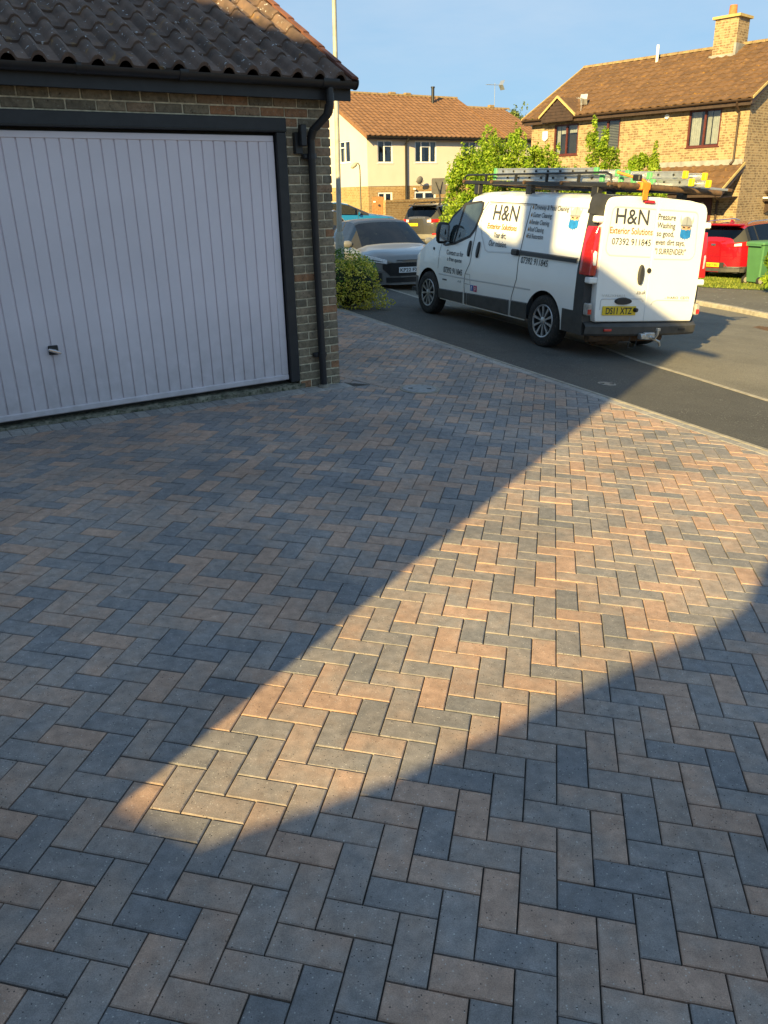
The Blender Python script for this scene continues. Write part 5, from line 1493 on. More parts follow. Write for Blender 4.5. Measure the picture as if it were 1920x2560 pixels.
# company emblem: horned helmet over a blue beard
EMG = M('emblem_grey', (0.36, 0.38, 0.40), 0.5, .1); EMB = M('emblem_blue', (0.02, 0.20, 0.55), 0.5, .25, 20); EMS = M('emblem_skin', (0.62, 0.40, 0.24), 0.5, .1); EMH = M('emblem_horn', (0.72, 0.64, 0.45), 0.5, .1)
def emblem(parent, conv, y0, y1, z0, z1):
    # conv(u, v, layer) -> point, u 0..1 left to right, v 0..1 upwards
    def poly(name, pts, mat, layer):
        m_ = MB(); m_.add([conv(y0 + (y1 - y0) * u, z0 + (z1 - z0) * v, layer) for u, v in pts], [tuple(range(len(pts)))]); o = m_.build(name, mat, parent)
        bm = bmesh.new(); bm.from_mesh(o.data); bmesh.ops.triangulate(bm, faces=bm.faces); bm.to_mesh(o.data); bm.free()
    for sg in (-1, 1):
        poly('emblem_horn', [(.5 + sg * u, v) for u, v in ((.33, .66), (.42, .64), (.50, .78), (.47, 1.0), (.43, .86), (.36, .78))], EMH, 1)
    poly('emblem_face', [(.16, .34), (.84, .34), (.86, .62), (.14, .62)], EMS, 1)
    poly('emblem_helmet', [(.10, .56), (.90, .56), (.88, .70)] + [(.5 + .38 * math.cos(R(a)), .68 + .27 * math.sin(R(a))) for a in range(10, 171, 16)] + [(.12, .70)], EMG, 2)
    poly('emblem_band', [(.08, .55), (.92, .55), (.92, .61), (.08, .61)], M('emblem_band', (.22, .23, .25), .5), 3)
    poly('emblem_ridge', [(.47, .61), (.53, .61), (.53, .94), (.47, .94)], M('emblem_ridge', (.24, .25, .27), .5), 3)
    for sg in (-1, 1): poly('emblem_eye', [(.5 + sg * u, v) for u, v in ((.08, .47), (.26, .49), (.26, .54), (.08, .51))], MT['ink'], 3)
    poly('emblem_beard', [(.12, .50), (.20, .40), (.36, .42), (.5, .38), (.64, .42), (.80, .40), (.88, .50), (.90, .16), (.82, .06), (.76, .10), (.68, .0), (.60, .07), (.52, -.03), (.44, .06), (.34, .0), (.28, .09), (.20, .04), (.10, .16)], EMB, 2)
emblem(dr, lambda y, z, l: rw((XR - .002 - .0015 * l, y, z)), -.375, -.605, 1.455, 1.745)
m_ = MB(); m_.box((XR - .03, .09, 1.848), (XR + .02, .26, 1.885), bev=.012); m_.v = [rw(p) for p in m_.v]; m_.build('brake_light', MT['redlens'], van)
for sd in (1, -1):
    m_ = MB(); rows = []
    for z, yo, ye_ in ((1.00, .855, .972), (1.03, .845, .975), (1.30, .838, .955), (1.50, .838, .925), (1.555, .842, .905)):
        rows.append([rw((-.70, ye_ * sd, z)), rw((-.80, (ye_ + .006) * sd, z)), rw((-.872, (ye_ - .01) * sd, z)), rw((-.885, (yo + .045) * sd, z)), rw((-.86, yo * sd, z)), rw((-.80, yo * sd, z))])
    m_.grid(rows); m_.add(rows[0], [(0, 1, 2, 3, 4, 5)]); m_.add(rows[-1], [(0, 1, 2, 3, 4, 5)])
    tl = m_.build('tail_light', MT['redlens'], van, smooth=45, fix=True)
    m_ = MB(); m_.M = Matrix(); 
    rows = [[rw((-.882 + .012 * (a / .05) ** 2 - .006 * k, (.885 + a) * sd, z)) for a in (0.0, .03, .065)] for z, k in ((1.10, 0), (1.13, 1), (1.25, 1), (1.29, 0))]
    m_.grid(rows).build('reversing_lens', MT['clearlens'], tl, smooth=40)
    for z in (.905, 1.60):
        m_ = MB(); m_.box((-.888, .832 * sd, z), (-.79, .960 * sd if z < 1.2 else .935 * sd, z + .075), bev=.014); m_.v = [rw(p) for p in m_.v]; m_.build('door_hinge', MT['vanwhite'], van)
    m_ = MB(); m_.box((-.892, .872 * sd, .53), (-.80, .942 * sd, .675), bev=.012); m_.v = [rw(p) for p in m_.v]
    rl = m_.build('rear_reflector_lamp', M('smoked_lens', (.34, .32, .30), .12, .3, 25, coat=1.0), van)
    m_ = MB(); m_.box((-.896, .880 * sd, .545), (-.88, .935 * sd, .605), bev=.004); m_.v = [rw(p) for p in m_.v]; m_.build('red_reflector', MT['redlens'], rl)
    m_ = MB(); rows = []
    for z, ye_ in ((1.68, .86), (1.78, .84), (1.87, .81), (1.915, .74)):
        rows.append([rw((-.60, ye_ * sd, z + .02)), rw((-.80, (ye_ + .02) * sd, z)), rw((-.875, ye_ * sd, z - .01)), rw((-.87, (ye_ - .035) * sd, z - .005))])
    m_.grid(rows).build('pillar_cap', MT['vanblack'], van, smooth=50)
m_ = MB(); rows = []
for y in np.linspace(-.93, .93, 15):
    xo = -.955 + .09 * (abs(y) / .93) ** 3
    rows.append([(-.80, y, .275), (xo + .02, y, .285), (xo, y, .31), (xo - .004, y, .40), (xo + .02, y, .425), (xo + .05, y, .44), (-.80, y, .445)])
m_.grid(rows).build('rear_bumper', MT['vanblack'], van, smooth=35)
for y in (.62, -.62):
    MB().box((-.968 + .09 * .29, y - .06, .345), (-.92, y + .06, .375), bev=.004).build('bumper_reflector', MT['redlens'] if y > 0 else MT['gap'], van)
tow = MB().box((-1.00, -.12, .24), (-.90, .05, .33), bev=.01).tube([(-.98, -.06, .28), (-1.06, -.06, .27), (-1.09, -.06, .32), (-1.09, -.06, .37)], .018, 8)
tow.cyl((-1.09, -.06, .37), (-1.09, -.06, .40), .03, .03, 12).box((-1.02, .06, .25), (-.94, .13, .32), bev=.01)
tow.tube([(-1.0, -.02, .28), (-1.04, -.16, .22), (-1.02, -.20, .17)], .016, 6)
tow.build('tow_bar', MT['alu'], van, smooth=40)
MB().cyl((-.72, .75, .235), (-.74, -.45, .235), .055, n=12).cyl((-.6, .55, .22), (-.62, .2, .22), .10, n=14).build('exhaust_silencer', MT['rust'], van, smooth=40)
MB().tube([(-.9, .20, .27), (-.92, .24, .14), (-.92, .12, .12), (-.9, .08, .25)], .006, 6).build('wiring_loop', MT['black'], van)
# lettering on the side
upv = (Vector((0, .845, 1.78)) - Vector((0, .945, 1.05))).normalized()
def stext(s, x0, x1, z0, z1, mat, bold=0.0, shear=0.0):
    o = sp(x0, z0, .0075)
    up = (sp(x0, z1, .0075) - o).normalized()
    ux = (sp(x1, z0, .0075) - o)
    return lettering(s, o, ux, up, x0 - x1, (z1 - z0) / max(.2, up.z), mat, van, bold)
stext('H&N', 1.47, .87, 1.535, 1.735, MT['inkd'], .012)
stext('Exterior Solutions', 1.56, .84, 1.412, 1.488, MT['inky'], .022)
stext('Your dirt,', 1.36, 1.05, 1.30, 1.375, MT['inkd'], .014)
stext('Our mission.', 1.44, .99, 1.185, 1.26, MT['inkd'], .014)
stext('Contact us for', 2.56, 2.06, .975, 1.045, MT['inkd'], .014)
stext('a free quote', 2.53, 2.09, .885, .945, MT['inkd'], .014)
stext('07392 911845', 2.61, 2.04, .705, .79, MT['inkd'], .014)
stext('.co.uk', 2.16, 2.05, .60, .64, MT['inkd'], .004)
stext('07392 911845', .59, 0.0, 1.02, 1.10, MT['ink'], .008)
for i, (s, x1, z) in enumerate((('Driveway & Patio Cleaning', -.17, 1.705), ('Gutter Cleaning', .14, 1.61), ('Render Cleaning', .16, 1.52), ('Roof Cleaning', .24, 1.43), ('Full Restoration', .22, 1.345))):
    stext(s, .535 + .004 * i, x1, z - .002, z + .056, MT['inkd'], .010)
    side_poly('drop_bullet', [(.575 + .015 * math.cos(R(a)), z + .016 + .016 * math.sin(R(a))) for a in range(150, 391, 40)] + [(.575, z + .056)], MT['inky'], .0055)
emblem(van, lambda x, z, l: tuple(sp(x, z, .004 + .0015 * l)), -.20, -.46, 1.49, 1.775)
side_poly('social_icon', [(1.79, .515), (1.705, .515), (1.705, .60), (1.79, .60)], M('icon_blue', (0.03, 0.10, 0.36), .5), .005)
stext('f', 1.765, 1.735, .522, .588, MT['white'], .02)
side_poly('social_icon', [(1.695, .513), (1.605, .513), (1.605, .602), (1.695, .602)], M('icon_pink', (0.50, 0.07, 0.16), .5, .5, 25), .005)
m_ = MB(); m_.grid([[tuple(sp(1.65 + r_ * math.cos(a), .557 + r_ * math.sin(a), .0065)) for a in [2 * math.pi * k / 14 for k in range(14)]] for r_ in (.014, .022)], closed=True); m_.build('social_icon_ring', MT['white'], van)
# roof rack
rk = empty('roof_rack'); rk.parent = van
for sd in (1, -1):
    b = MB().box((-.72, .69 * sd, 2.0), (2.60, .745 * sd, 2.045), bev=.006); b.build('rack_side_rail', MT['black'], rk)
    t = [(2.56, .72 * sd, 2.04), (2.58, .72 * sd, 2.09), (2.52, .72 * sd, 2.125), (-.60, .72 * sd, 2.16), (-.69, .72 * sd, 2.13), (-.71, .72 * sd, 2.04)]
    MB().tube(t, .014, 8).build('rack_guard_rail', MT['rust'] if sd < 0 else MT['black'], rk, smooth=40)
    for x in (2.0, 1.25, .55, -.10):
        MB().box((x - .012, .70 * sd, 2.04), (x + .012, .735 * sd, 2.135)).build('rack_post', MT['black'], rk)
    for x in (2.2, .9, -.45):
        MB().box((x - .06, .66 * sd, 1.86), (x + .06, .74 * sd, 2.0), bev=.008).build('rack_foot', MT['black'], rk)
for x in (2.56, 1.8, 1.0, .2, -.70):
    MB().cyl((x, -.76, 2.035), (x, .76, 2.035), .024, n=8).build('rack_crossbar', MT['rust'], rk, smooth=40)
MB().cyl((-.79, .66, 2.03), (-.79, -1.0, 2.03), .034, n=10).build('rear_roller', MT['rust'], rk, smooth=40)
MB().box((2.1, -.4, 1.99), (2.3, .4, 2.01)).build('rack_plate', MT['black'], rk)
# ladders on the rack
def ladder(name, y0, y1, x0, x1, z, capmat, label, hgt=.095, tiers=1, rung=.26):
    o = empty(name, mat=VM @ Matrix.Translation((0, 0, z)), label=label, cat='ladder', group='ladders strapped to the van roof rack')
    for k in range(tiers):
        xa = x0 + (.10 if k else 0.0); xb = x1 - (.03 if k else 0); zz = k * (hgt + .006); ya, yb = y0 - .02 * k, y1 + .02 * k
        for yy in (ya, yb):
            m_ = MB()
            m_.prism([(yy - .015, zz), (yy + .015, zz), (yy + .015, zz + .014), (yy + .004, zz + .02), (yy + .004, zz + hgt - .02), (yy + .015, zz + hgt - .014), (yy + .015, zz + hgt), (yy - .015, zz + hgt)], 0, xa, xb)
            st = m_.build('stile', MT['alu'], o)
            x = xa + .18
            while x < xb - .1:
                MB().cyl((x, yy - .0165, zz + hgt / 2), (x, yy + .018, zz + hgt / 2), .013, n=8).build('rung_end', MT['gap'], st); x += rung
            for xe in (xa, xb):
                MB().box((xe - .035, yy - .021, zz - .004), (xe + .035, yy + .021, zz + hgt + .004), bev=.008).build('end_cap', capmat, o)
        x = xa + .18
        while x < xb - .1:
            MB().cyl((x, ya, zz + hgt / 2), (x, yb, zz + hgt / 2), .015, n=8).build('rung', MT['alu'], o); x += rung
    return o
ladder('ladder', .32, .62, -.42, 1.90, 2.062, MT['lgreen'], 'long aluminium ladder with green end caps nearest the van lettering', .075, 2)
ladder('ladder', -.18, .14, -.44, 1.75, 2.062, MT['lgreen'], 'aluminium ladder with green end caps on the middle of the roof rack', .075, 2)
ladder('ladder', -.52, -.24, -1.02, 1.4, 2.072, MT['lyellow'], 'aluminium ladder with yellow end caps jutting out past the van doors', .078, 2)
plk = empty('scaffold_plank', mat=VM @ Matrix.Translation((-.66, -.62, 2.066)), label='grey flat bar lying across the back of the roof rack', cat='bar')
MB().box((-.03, -.62, 0), (.03, .62, .028), bev=.004).build('bar', MT['alu'], plk)
MB().box((-.032, -.70, -.006), (.034, -.621, .034), bev=.006).build('bar_end', MT['rust'], plk)
stp = empty('ratchet_strap', mat=VM @ Matrix.Translation((-.80, .27, 2.04)), label='orange ratchet strap tied round the rear bar of the roof rack', cat='strap')
m_ = MB(); m_.tube([(.30, .20, .14), (.16, .10, .10), (.02, .02, .06), (-.04, 0, .02)], .016, 6).build('strap', MT['orange'], stp)
MB().box((-.05, -.05, -.05), (.05, .10, .04), bev=.012).build('wrapped_strap', MT['orange'], stp)
MB().box((-.052, -.02, -.16), (-.036, .06, -.04), bev=.004).build('strap_tail', MT['orange'], stp)
MB().box((.02, .04, .05), (.14, .10, .12), bev=.012).build('ratchet', MT['black'], stp)

# ---- cars
def car(name, label, loc, heading, sp_, cols, gnd=None):
    hx, hy = math.cos(heading), math.sin(heading)
    z = (ground_z(*loc) if gnd is None else gnd)
    o = empty(name, (loc[0], loc[1], z), heading, label, 'car')
    wb, fo, ro, Wd, r = sp_['wb'], sp_['fo'], sp_['ro'], sp_['w'] / 2, sp_['r']
    xF, xR = wb + fo, -ro
    zb = itp(sp_['belt']); zt = itp(sp_['top']); wt = itp(sp_['wtop'])
    nf, nrr = sp_.get('nf', .42), sp_.get('nr', .30)
    WR_ = r + .045
    def wf(x):
        if x > xF - nf: return max(.02, ((xF - x) / nf)) ** (1 / 2.8)
        if x < xR + nrr: return max(.02, ((x - xR) / nrr)) ** (1 / 3.2)
        return 1.0
    sill = sp_.get('sill', .20)
    def zl(x):
        b = sill
        for xw in (0, wb):
            dx = abs(x - xw)
            if dx < WR_: b = max(b, r + math.sqrt(WR_ ** 2 - dx * dx))
        return b
    def ring(x):
        a = zl(x); f = wf(x); B = zb(x); T_ = zt(x); ye = wt(x) * Wd * f
        rows = [(Wd * .93 * f, a), (Wd * .985 * f, max(a + .004, min(.40, B - .1))), (Wd * f, max(a + .008, min(.60, B - .05))), (Wd * .992 * f, max(a + .012, min((.60 + B) / 2, B - .02))), (Wd * .96 * f, max(a + .016, B))]
        e = max(rows[-1][1] + .004, T_ - sp_.get('edge', .06)); T2 = max(e + .002, T_)
        rows += [(min(ye, Wd * .95 * f), e), (ye * .86, e + (T2 - e) * .55), (ye * .45, e + (T2 - e) * .9), (0, T2)]
        return rows
    xs = [xR + nrr * (u ** 3.2) for u in np.linspace(0.02, 1, 9)] + [xF - nf * (u ** 2.8) for u in np.linspace(1, .02, 10)]
    xs += list(np.linspace(xR + nrr, xF - nf, 26))
    for xw in (0, wb): xs += [xw - WR_ + 2 * WR_ * (1 - math.cos(math.pi * i / 16)) / 2 for i in range(17)]
    for k_ in ('ws', 'rw'): xs += list(sp_[k_])
    for a, b in sp_['sw']: xs += [a, b]
    xs = sorted(set(round(float(x), 4) for x in xs))
    roofx = (sp_['rw'][1], sp_['ws'][0])
    def tg(x, j, z, side):
        if j >= 5 and sp_['ws'][0] < x < sp_['ws'][1]: return 'windscreen'
        if j >= 5 and sp_['rw'][0] < x < sp_['rw'][1]: return 'rear_window'
        if j == 4 and any(a < x < b for a, b in sp_['sw']): return 'side_window#%d%d' % (side, [a < x < b for a, b in sp_['sw']].index(True))
        if j >= 5 and roofx[0] < x < roofx[1]: return 'roof'
        if j == 4 and sp_['rw'][0] < x < sp_['ws'][1] and sp_.get('pillar'): return 'pillars#%d%d' % (side, sum(x > b for a, b in sp_['sw']))
        if z < sp_.get('clad', -1): return 'lower_trim'
        return 'body'
    mats = {'windscreen': MT['carglass'], 'rear_window': sp_.get('rglass', MT['carglass']), 'side_window': sp_.get('sglass', MT['carglass']), 'roof': cols.get('roof', cols['body']), 'pillars': cols.get('pillars', MT['gap']), 'lower_trim': cols.get('trim', MT['vanblack']), 'body': cols['body']}
    loft_parts(o, xs, ring, tg, mats, smooth=28, caps=((0, 'body'), (len(xs) - 1, 'body')))
    MB().box((xR + .15, -Wd * .8, sill - .02), (xF - .25, Wd * .8, sill + .03)).box((xR + .25, -Wd * .82, sill + .04), (xF - .35, Wd * .82, zb(1.0) - .28)).build('cabin_floor', MT['gap'], o)
    for sd in (1, -1):
        wheel(o, 0, Wd - .11, r, .21, sd, sp_.get('spokes', 5), .22, sp_.get('rim'), .70, rot=.3)
        wheel(o, wb, Wd - .11, r, .21, sd, sp_.get('spokes', 5), .22, sp_.get('rim'), .70, rot=.7)
        mx = sp_['ws'][1] - .38
        m_ = MB(); rows = []
        for y, s_ in ((.0, .6), (.05, 1.0), (.14, 1.0), (.19, .6)):
            rows.append([(mx + .05 * s_ * math.cos(a), (Wd * .97 + y) * sd, zb(mx) + .06 + .075 * s_ * math.sin(a)) for a in [2 * math.pi * k / 12 for k in range(12)]])
        m_.grid(rows, closed=True); m_.add(rows[0], [tuple(range(12))]); m_.add(rows[-1], [tuple(range(12))])
        m_.build('door_mirror', cols.get('mirror', cols['body']), o, smooth=50, fix=True)
        MB().box((mx - .03, (Wd * .93) * sd, zb(mx) - .01), (mx + .03, (Wd * .99) * sd, zb(mx) + .04)).build('mirror_foot', MT['black'], o)
        for xg in sp_.get('gaps', ()):
            m_ = MB(); m_.grid([[(xg - .006, (ring(xg)[j][0] + .003) * sd, ring(xg)[j][1]) for j in range(1, 5)], [(xg + .006, (ring(xg)[j][0] + .003) * sd, ring(xg)[j][1]) for j in range(1, 5)]]); m_.build('door_gap', MT['gap'], o)
        for xg in sp_.get('handles', ()):
            MB().box((xg - .09, (Wd * .985) * sd, zb(xg) - .13), (xg + .09, (Wd * 1.0 + .014) * sd, zb(xg) - .095), bev=.01).build('door_handle', cols.get('handle', cols['body']), o)
    def fx(y): return xF - nf * min(1, abs(y) / Wd) ** 2.8
    def rx(y): return xR + nrr * min(1, abs(y) / Wd) ** 3.2
    def patch(name, y0, y1, lo, hi, off, mat, rear=False, parent=None, n=8, lean=0.0):
        # lo, hi: (z at y0, z at y1)
        rows = []
        for i in range(n + 1):
            k = i / n; y = y0 + (y1 - y0) * k; a = lo[0] + (lo[1] - lo[0]) * k; b = hi[0] + (hi[1] - hi[0]) * k
            if rear: f = lambda zz: rx(y) - off + lean * (zz - .6)
            else: f = lambda zz: fx(y) + off - lean * (zz - .6)
            rows.append([(f(a) + (off if rear else -off) * 1.0, y, a), (f(a), y, a + .006), (f((a + b) / 2), y, (a + b) / 2), (f(b), y, b - .006), (f(b) + (off if rear else -off) * 1.0, y, b)])
        m_ = MB().grid(rows); m_.add(rows[0], [(0, 1, 2, 3, 4)]); m_.add(rows[-1], [(4, 3, 2, 1, 0)])
        return m_.build(name, mat, parent or o, smooth=40, fix=True)
    return o, patch, fx, rx, ring

def paint(name, c, rough=.25, metal=.35): return M(name, c, rough, .04, 2, metal=metal, coat=1.0)
seatm = M('seat_fabric', (0.03, 0.03, 0.032), .8)
def cabin(o, sp_, Wd, seat_x, belt):
    for sx in seat_x:
        for sy in (-.37, .37):
            st = empty('seat'); st.parent = o
            MB().box((sx - .1, sy - .22, .35), (sx + .4, sy + .22, .55), bev=.05).build('cushion', seatm, st)
            m_ = MB(); m_.M = Matrix.Translation((sx - .08, sy, .5)) @ Matrix.Rotation(R(-14), 4, 'Y'); m_.box((-.07, -.22, 0), (.07, .22, .55), bev=.05); m_.build('backrest', seatm, st)
            m_ = MB(); m_.M = Matrix.Translation((sx - .21, sy, 1.06)); m_.box((-.04, -.12, 0), (.04, .12, .17), bev=.03); m_.build('headrest', seatm, st)

# light grey hatchback with dark roof, facing us
HG = dict(wb=2.56, fo=.79, ro=.67, w=1.74, r=.31, sill=.19, nf=.50, nr=.34,
          belt=[(-.67, .80), (0, .93), (1.2, .90), (2.1, .87), (2.55, .82), (3.0, .76), (3.35, .64)],
          top=[(-.67, .90), (-.58, 1.02), (-.30, 1.32), (.1, 1.40), (.8, 1.425), (1.35, 1.39), (1.72, 1.22), (2.30, .93), (2.5, .90), (3.0, .83), (3.25, .76), (3.35, .68)],
          wtop=[(-.67, .8), (-.3, .68), (.3, .70), (1.2, .70), (1.6, .74), (2.2, .82), (2.5, .84), (3.35, .90)],
          ws=(1.42, 2.26), rw=(-.56, -.22), sw=((-.10, .55), (.63, 1.62)), gaps=(.58, 1.72), handles=(.78,), clad=.27, pillar=1)
HC = paint('light_grey_paint', (0.17, 0.165, 0.155), .3, .15)
hat, pt, fx, rx, rg_ = car('hatchback', 'light grey hatchback with dark roof facing the camera behind the golden shrub', (-.32, 20.3), R(-73), HG, dict(body=HC, roof=M('dark_roof', (0.015, 0.018, 0.024), .3, .05), pillars=MT['gap'], mirror=HC), gnd=-.17)
cabin(hat, HG, .87, (.25, 1.15), .9)
MB().box((1.75, -.68, .72), (2.15, .68, .86), bev=.05).build('dashboard', MT['gap'], hat)
m_ = MB(); m_.M = Matrix.Translation((1.62, -.37, .90)) @ Matrix.Rotation(R(65), 4, 'Y'); m_.tube([(.18 * math.cos(2 * math.pi * i / 20), .18 * math.sin(2 * math.pi * i / 20), 0) for i in range(21)], .014, 6); m_.build('steering_wheel', MT['black'], hat, smooth=40)
darkg = M('grille_black', (0.012, 0.012, 0.013), .35, .3, 40, .4, 90)
pt('grille', -.42, .42, (.36, .36), (.62, .62), .014, darkg)
for sd in (1, -1):
    pt('grille', .42 * sd, .56 * sd, (.36, .50), (.62, .58), .014, darkg)
    hl = pt('headlight', .48 * sd, .84 * sd, (.595, .645), (.675, .775), .014, MT['clearlens'])
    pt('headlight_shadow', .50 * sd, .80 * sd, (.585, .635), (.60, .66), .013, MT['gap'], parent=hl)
    pt('daytime_lamp', .56 * sd, .80 * sd, (.63, .665), (.65, .70), .018, MT['gap'], parent=hl)
    pt('air_intake', .58 * sd, .84 * sd, (.25, .26), (.42, .46), .012, darkg)
    pt('intake_blade', .55 * sd, .80 * sd, (.44, .49), (.46, .51), .016, HC)
pt('lower_grille', -.50, .50, (.235, .235), (.335, .335), .012, darkg)
pt('splitter', -.80, .80, (.185, .185), (.205, .205), .03, HC)
pt('bonnet_slots', -.30, .30, (.665, .665), (.675, .675), .012, MT['gap'])
m_ = MB(); px_ = fx(0) + .03; m_.box((px_ - .012, -.26, .425), (px_, .26, .535), bev=.004); npl = m_.build('number_plate', MT['platew'], hat)
lettering('KP22 FXD', (px_ + .003, .235 * -1, .447), (0, 1, 0), (0, 0, 1), .47, .068, MT['ink'], npl, .018)
for i in range(4):
    m_ = MB(); m_.tube([(px_ + .004, -.09 + .06 * i + .036 * math.cos(2 * math.pi * k / 14), .585 + .036 * math.sin(2 * math.pi * k / 14)) for k in range(15)], .005, 5); m_.build('badge_ring', MT['rimdark'], hat)
MB().box((1.30, -.05, 1.28), (1.40, .05, 1.33), bev=.01).build('interior_mirror', MT['black'], hat)

# dark grey SUV, rear three-quarter
SV = dict(wb=2.66, fo=.85, ro=.86, w=1.92, r=.37, sill=.30, nf=.45, nr=.30,
          belt=[(-.86, .98), (-.3, 1.12), (0, 1.12), (1.2, 1.06), (2.3, 1.00), (2.7, .95), (3.51, .78)],
          top=[(-.86, 1.10), (-.78, 1.16), (-.52, 1.50), (-.46, 1.565), (0, 1.60), (.8, 1.64), (1.5, 1.60), (1.85, 1.45), (2.45, 1.10), (2.7, 1.06), (3.3, .98), (3.51, .82)],
          wtop=[(-.86, .88), (-.5, .74), (0, .72), (1.2, .74), (1.9, .78), (2.5, .88), (3.51, .9)],
          ws=(1.60, 2.42), rw=(-.77, -.52), sw=((-.42, -.05), (.03, .70), (.78, 1.75)), gaps=(.75, 1.85), handles=(.35, 1.15), clad=.42, pillar=1, spokes=5)
SC_ = paint('dark_grey_paint', (0.075, 0.07, 0.066), .25, .4)
suv, pt, fx, rx, rg_ = car('grey_suv', 'dark grey SUV parked tail-on by the garden wall', (2.15, 34.6), R(50), SV, dict(body=SC_, roof=paint('suv_roof', (0.03, 0.03, 0.032), .2, .3)), gnd=-.24)
MB().box((-.66, -.62, 1.545), (-.40, .62, 1.60), bev=.02).build('roof_spoiler', SC_, suv)
MB().prism([(.0, 1.63), (.18, 1.63), (.02, 1.70)], 1, -.015, .015).build('shark_fin', MT['black'], suv)
for sd in (1, -1):
    tl = pt('tail_light', .46 * sd, .93 * sd, (.93, .95), (1.05, 1.07), .014, MT['redlens'], True)
    pt('tail_light_lens', .46 * sd, .62 * sd, (.94, .94), (1.04, 1.05), .018, MT['clearlens'], True, parent=tl)
    pt('fog_lamp', .66 * sd, .90 * sd, (.46, .48), (.53, .55), .013, MT['redlens'], True)
    MB().tube([(-.3, .62 * sd, 1.60), (-.2, .63 * sd, 1.65), (1.1, .65 * sd, 1.68), (1.3, .66 * sd, 1.63)], .018, 6).build('roof_rail', MT['black'], suv, smooth=40)
pt('bumper_insert', -.80, .80, (.32, .32), (.50, .50), .012, M('suv_bumper', (0.16, 0.145, 0.12), .5, .2), True)
pt('tailgate_line', -.80, .80, (.60, .60), (.606, .606), .006, MT['gap'], True)
m_ = MB(); px_ = rx(.25) - .022; m_.box((px_ - .01, -.02, .80), (px_ + .01, .50, .91), bev=.004); npl = m_.build('number_plate', MT['yellow'], suv)
lettering('EJ17 YGW', (px_ - .0125, .475, .825), (0, -1, 0), (0, 0, 1), .47, .065, MT['ink'], npl, .015)
lettering('RANGE ROVER', (rx(0) - .010, .40, 1.09), (0, -1, 0), (0, 0, 1), .80, .035, MT['alu'], suv, 0)
# blue saloon, side on
BL_ = dict(wb=2.67, fo=.86, ro=.80, w=1.80, r=.335, sill=.20, nf=.42, nr=.30,
           belt=[(-.8, .92), (0, .97), (1.2, .93), (2.2, .90), (2.7, .86), (3.53, .72)],
           top=[(-.8, .98), (-.5, 1.03), (.1, 1.30), (.6, 1.41), (1.1, 1.42), (1.5, 1.36), (1.95, 1.16), (2.4, .97), (2.7, .93), (3.3, .85), (3.53, .74)],
           wtop=[(-.8, .86), (-.3, .74), (.4, .68), (1.3, .70), (1.9, .76), (2.5, .86), (3.53, .9)],
           ws=(1.56, 2.36), rw=(-.42, .22), sw=((-.10, .80), (.88, 1.90)), gaps=(.84, 1.95), handles=(.35, 1.1), pillar=1)
BC = paint('bright_blue_paint', (0.012, 0.19, 0.36), .2, .45)
blu, pt, fx, rx, rg_ = car('blue_saloon', 'bright blue saloon car parked side-on behind the lamp post', (-2.75, 34.2), R(4), BL_, dict(body=BC), gnd=.12)
for sd in (1, -1):
    pt('headlight', .42 * sd, .86 * sd, (.62, .66), (.72, .76), .013, MT['clearlens'])
    pt('tail_light', .45 * sd, .87 * sd, (.80, .80), (.90, .92), .013, MT['redlens'], True)
pt('grille', -.35, .35, (.48, .48), (.68, .68), .012, MT['gap'])
pt('lower_grille', -.6, .6, (.26, .26), (.38, .38), .012, MT['gap'])
# black hatch half hidden behind post and garage corner; pale roof colour imitates reflection
KC = paint('black_paint', (0.008, 0.008, 0.009), .12, .2)
blk, pt, fx, rx, rg_ = car('black_car', 'black car with its roof reflection painted pale, mostly hidden behind the garage corner', (-1.65, 26.2), R(192), dict(HG, clad=-1), dict(body=KC, roof=paint('roof_reflection', (0.55, 0.56, 0.58), .25, .5)), gnd=.04)
for sd in (1, -1): pt('tail_light', .50 * sd, .85 * sd, (.72, .74), (.86, .90), .013, MT['redlens'], True)
# red crossover
RC = dict(wb=2.70, fo=.87, ro=.79, w=1.80, r=.345, sill=.24, nf=.45, nr=.30,
          belt=[(-.79, .98), (-.3, 1.06), (0, 1.06), (1.2, 1.0), (2.3, .95), (2.8, .90), (3.57, .76)],
          top=[(-.79, 1.06), (-.72, 1.14), (-.50, 1.44), (-.30, 1.50), (.2, 1.53), (.9, 1.55), (1.5, 1.50), (1.85, 1.36), (2.45, 1.06), (2.8, 1.02), (3.35, .92), (3.57, .78)],
          wtop=[(-.79, .88), (-.45, .76), (0, .72), (1.2, .74), (1.9, .78), (2.5, .88), (3.57, .9)],
          ws=(1.58, 2.40), rw=(-.70, -.50), sw=((-.36, -.04), (.03, .72), (.80, 1.78)), gaps=(.76, 1.88), handles=(.35, 1.15), clad=.42, pillar=1)
RP = paint('red_paint', (0.42, 0.008, 0.018), .18, .35)
red, pt, fx, rx, rg_ = car('red_crossover', 'red crossover parked beyond the grass verge behind the green bin', (10.03, 23.95), R(35), RC, dict(body=RP), gnd=-.70)
MB().box((-.62, -.60, 1.455), (-.34, .60, 1.51), bev=.02).build('roof_spoiler', RP, red)
MB().prism([(-.1, 1.52), (.1, 1.525), (-.06, 1.60)], 1, -.02, .02).build('shark_fin', RP, red)
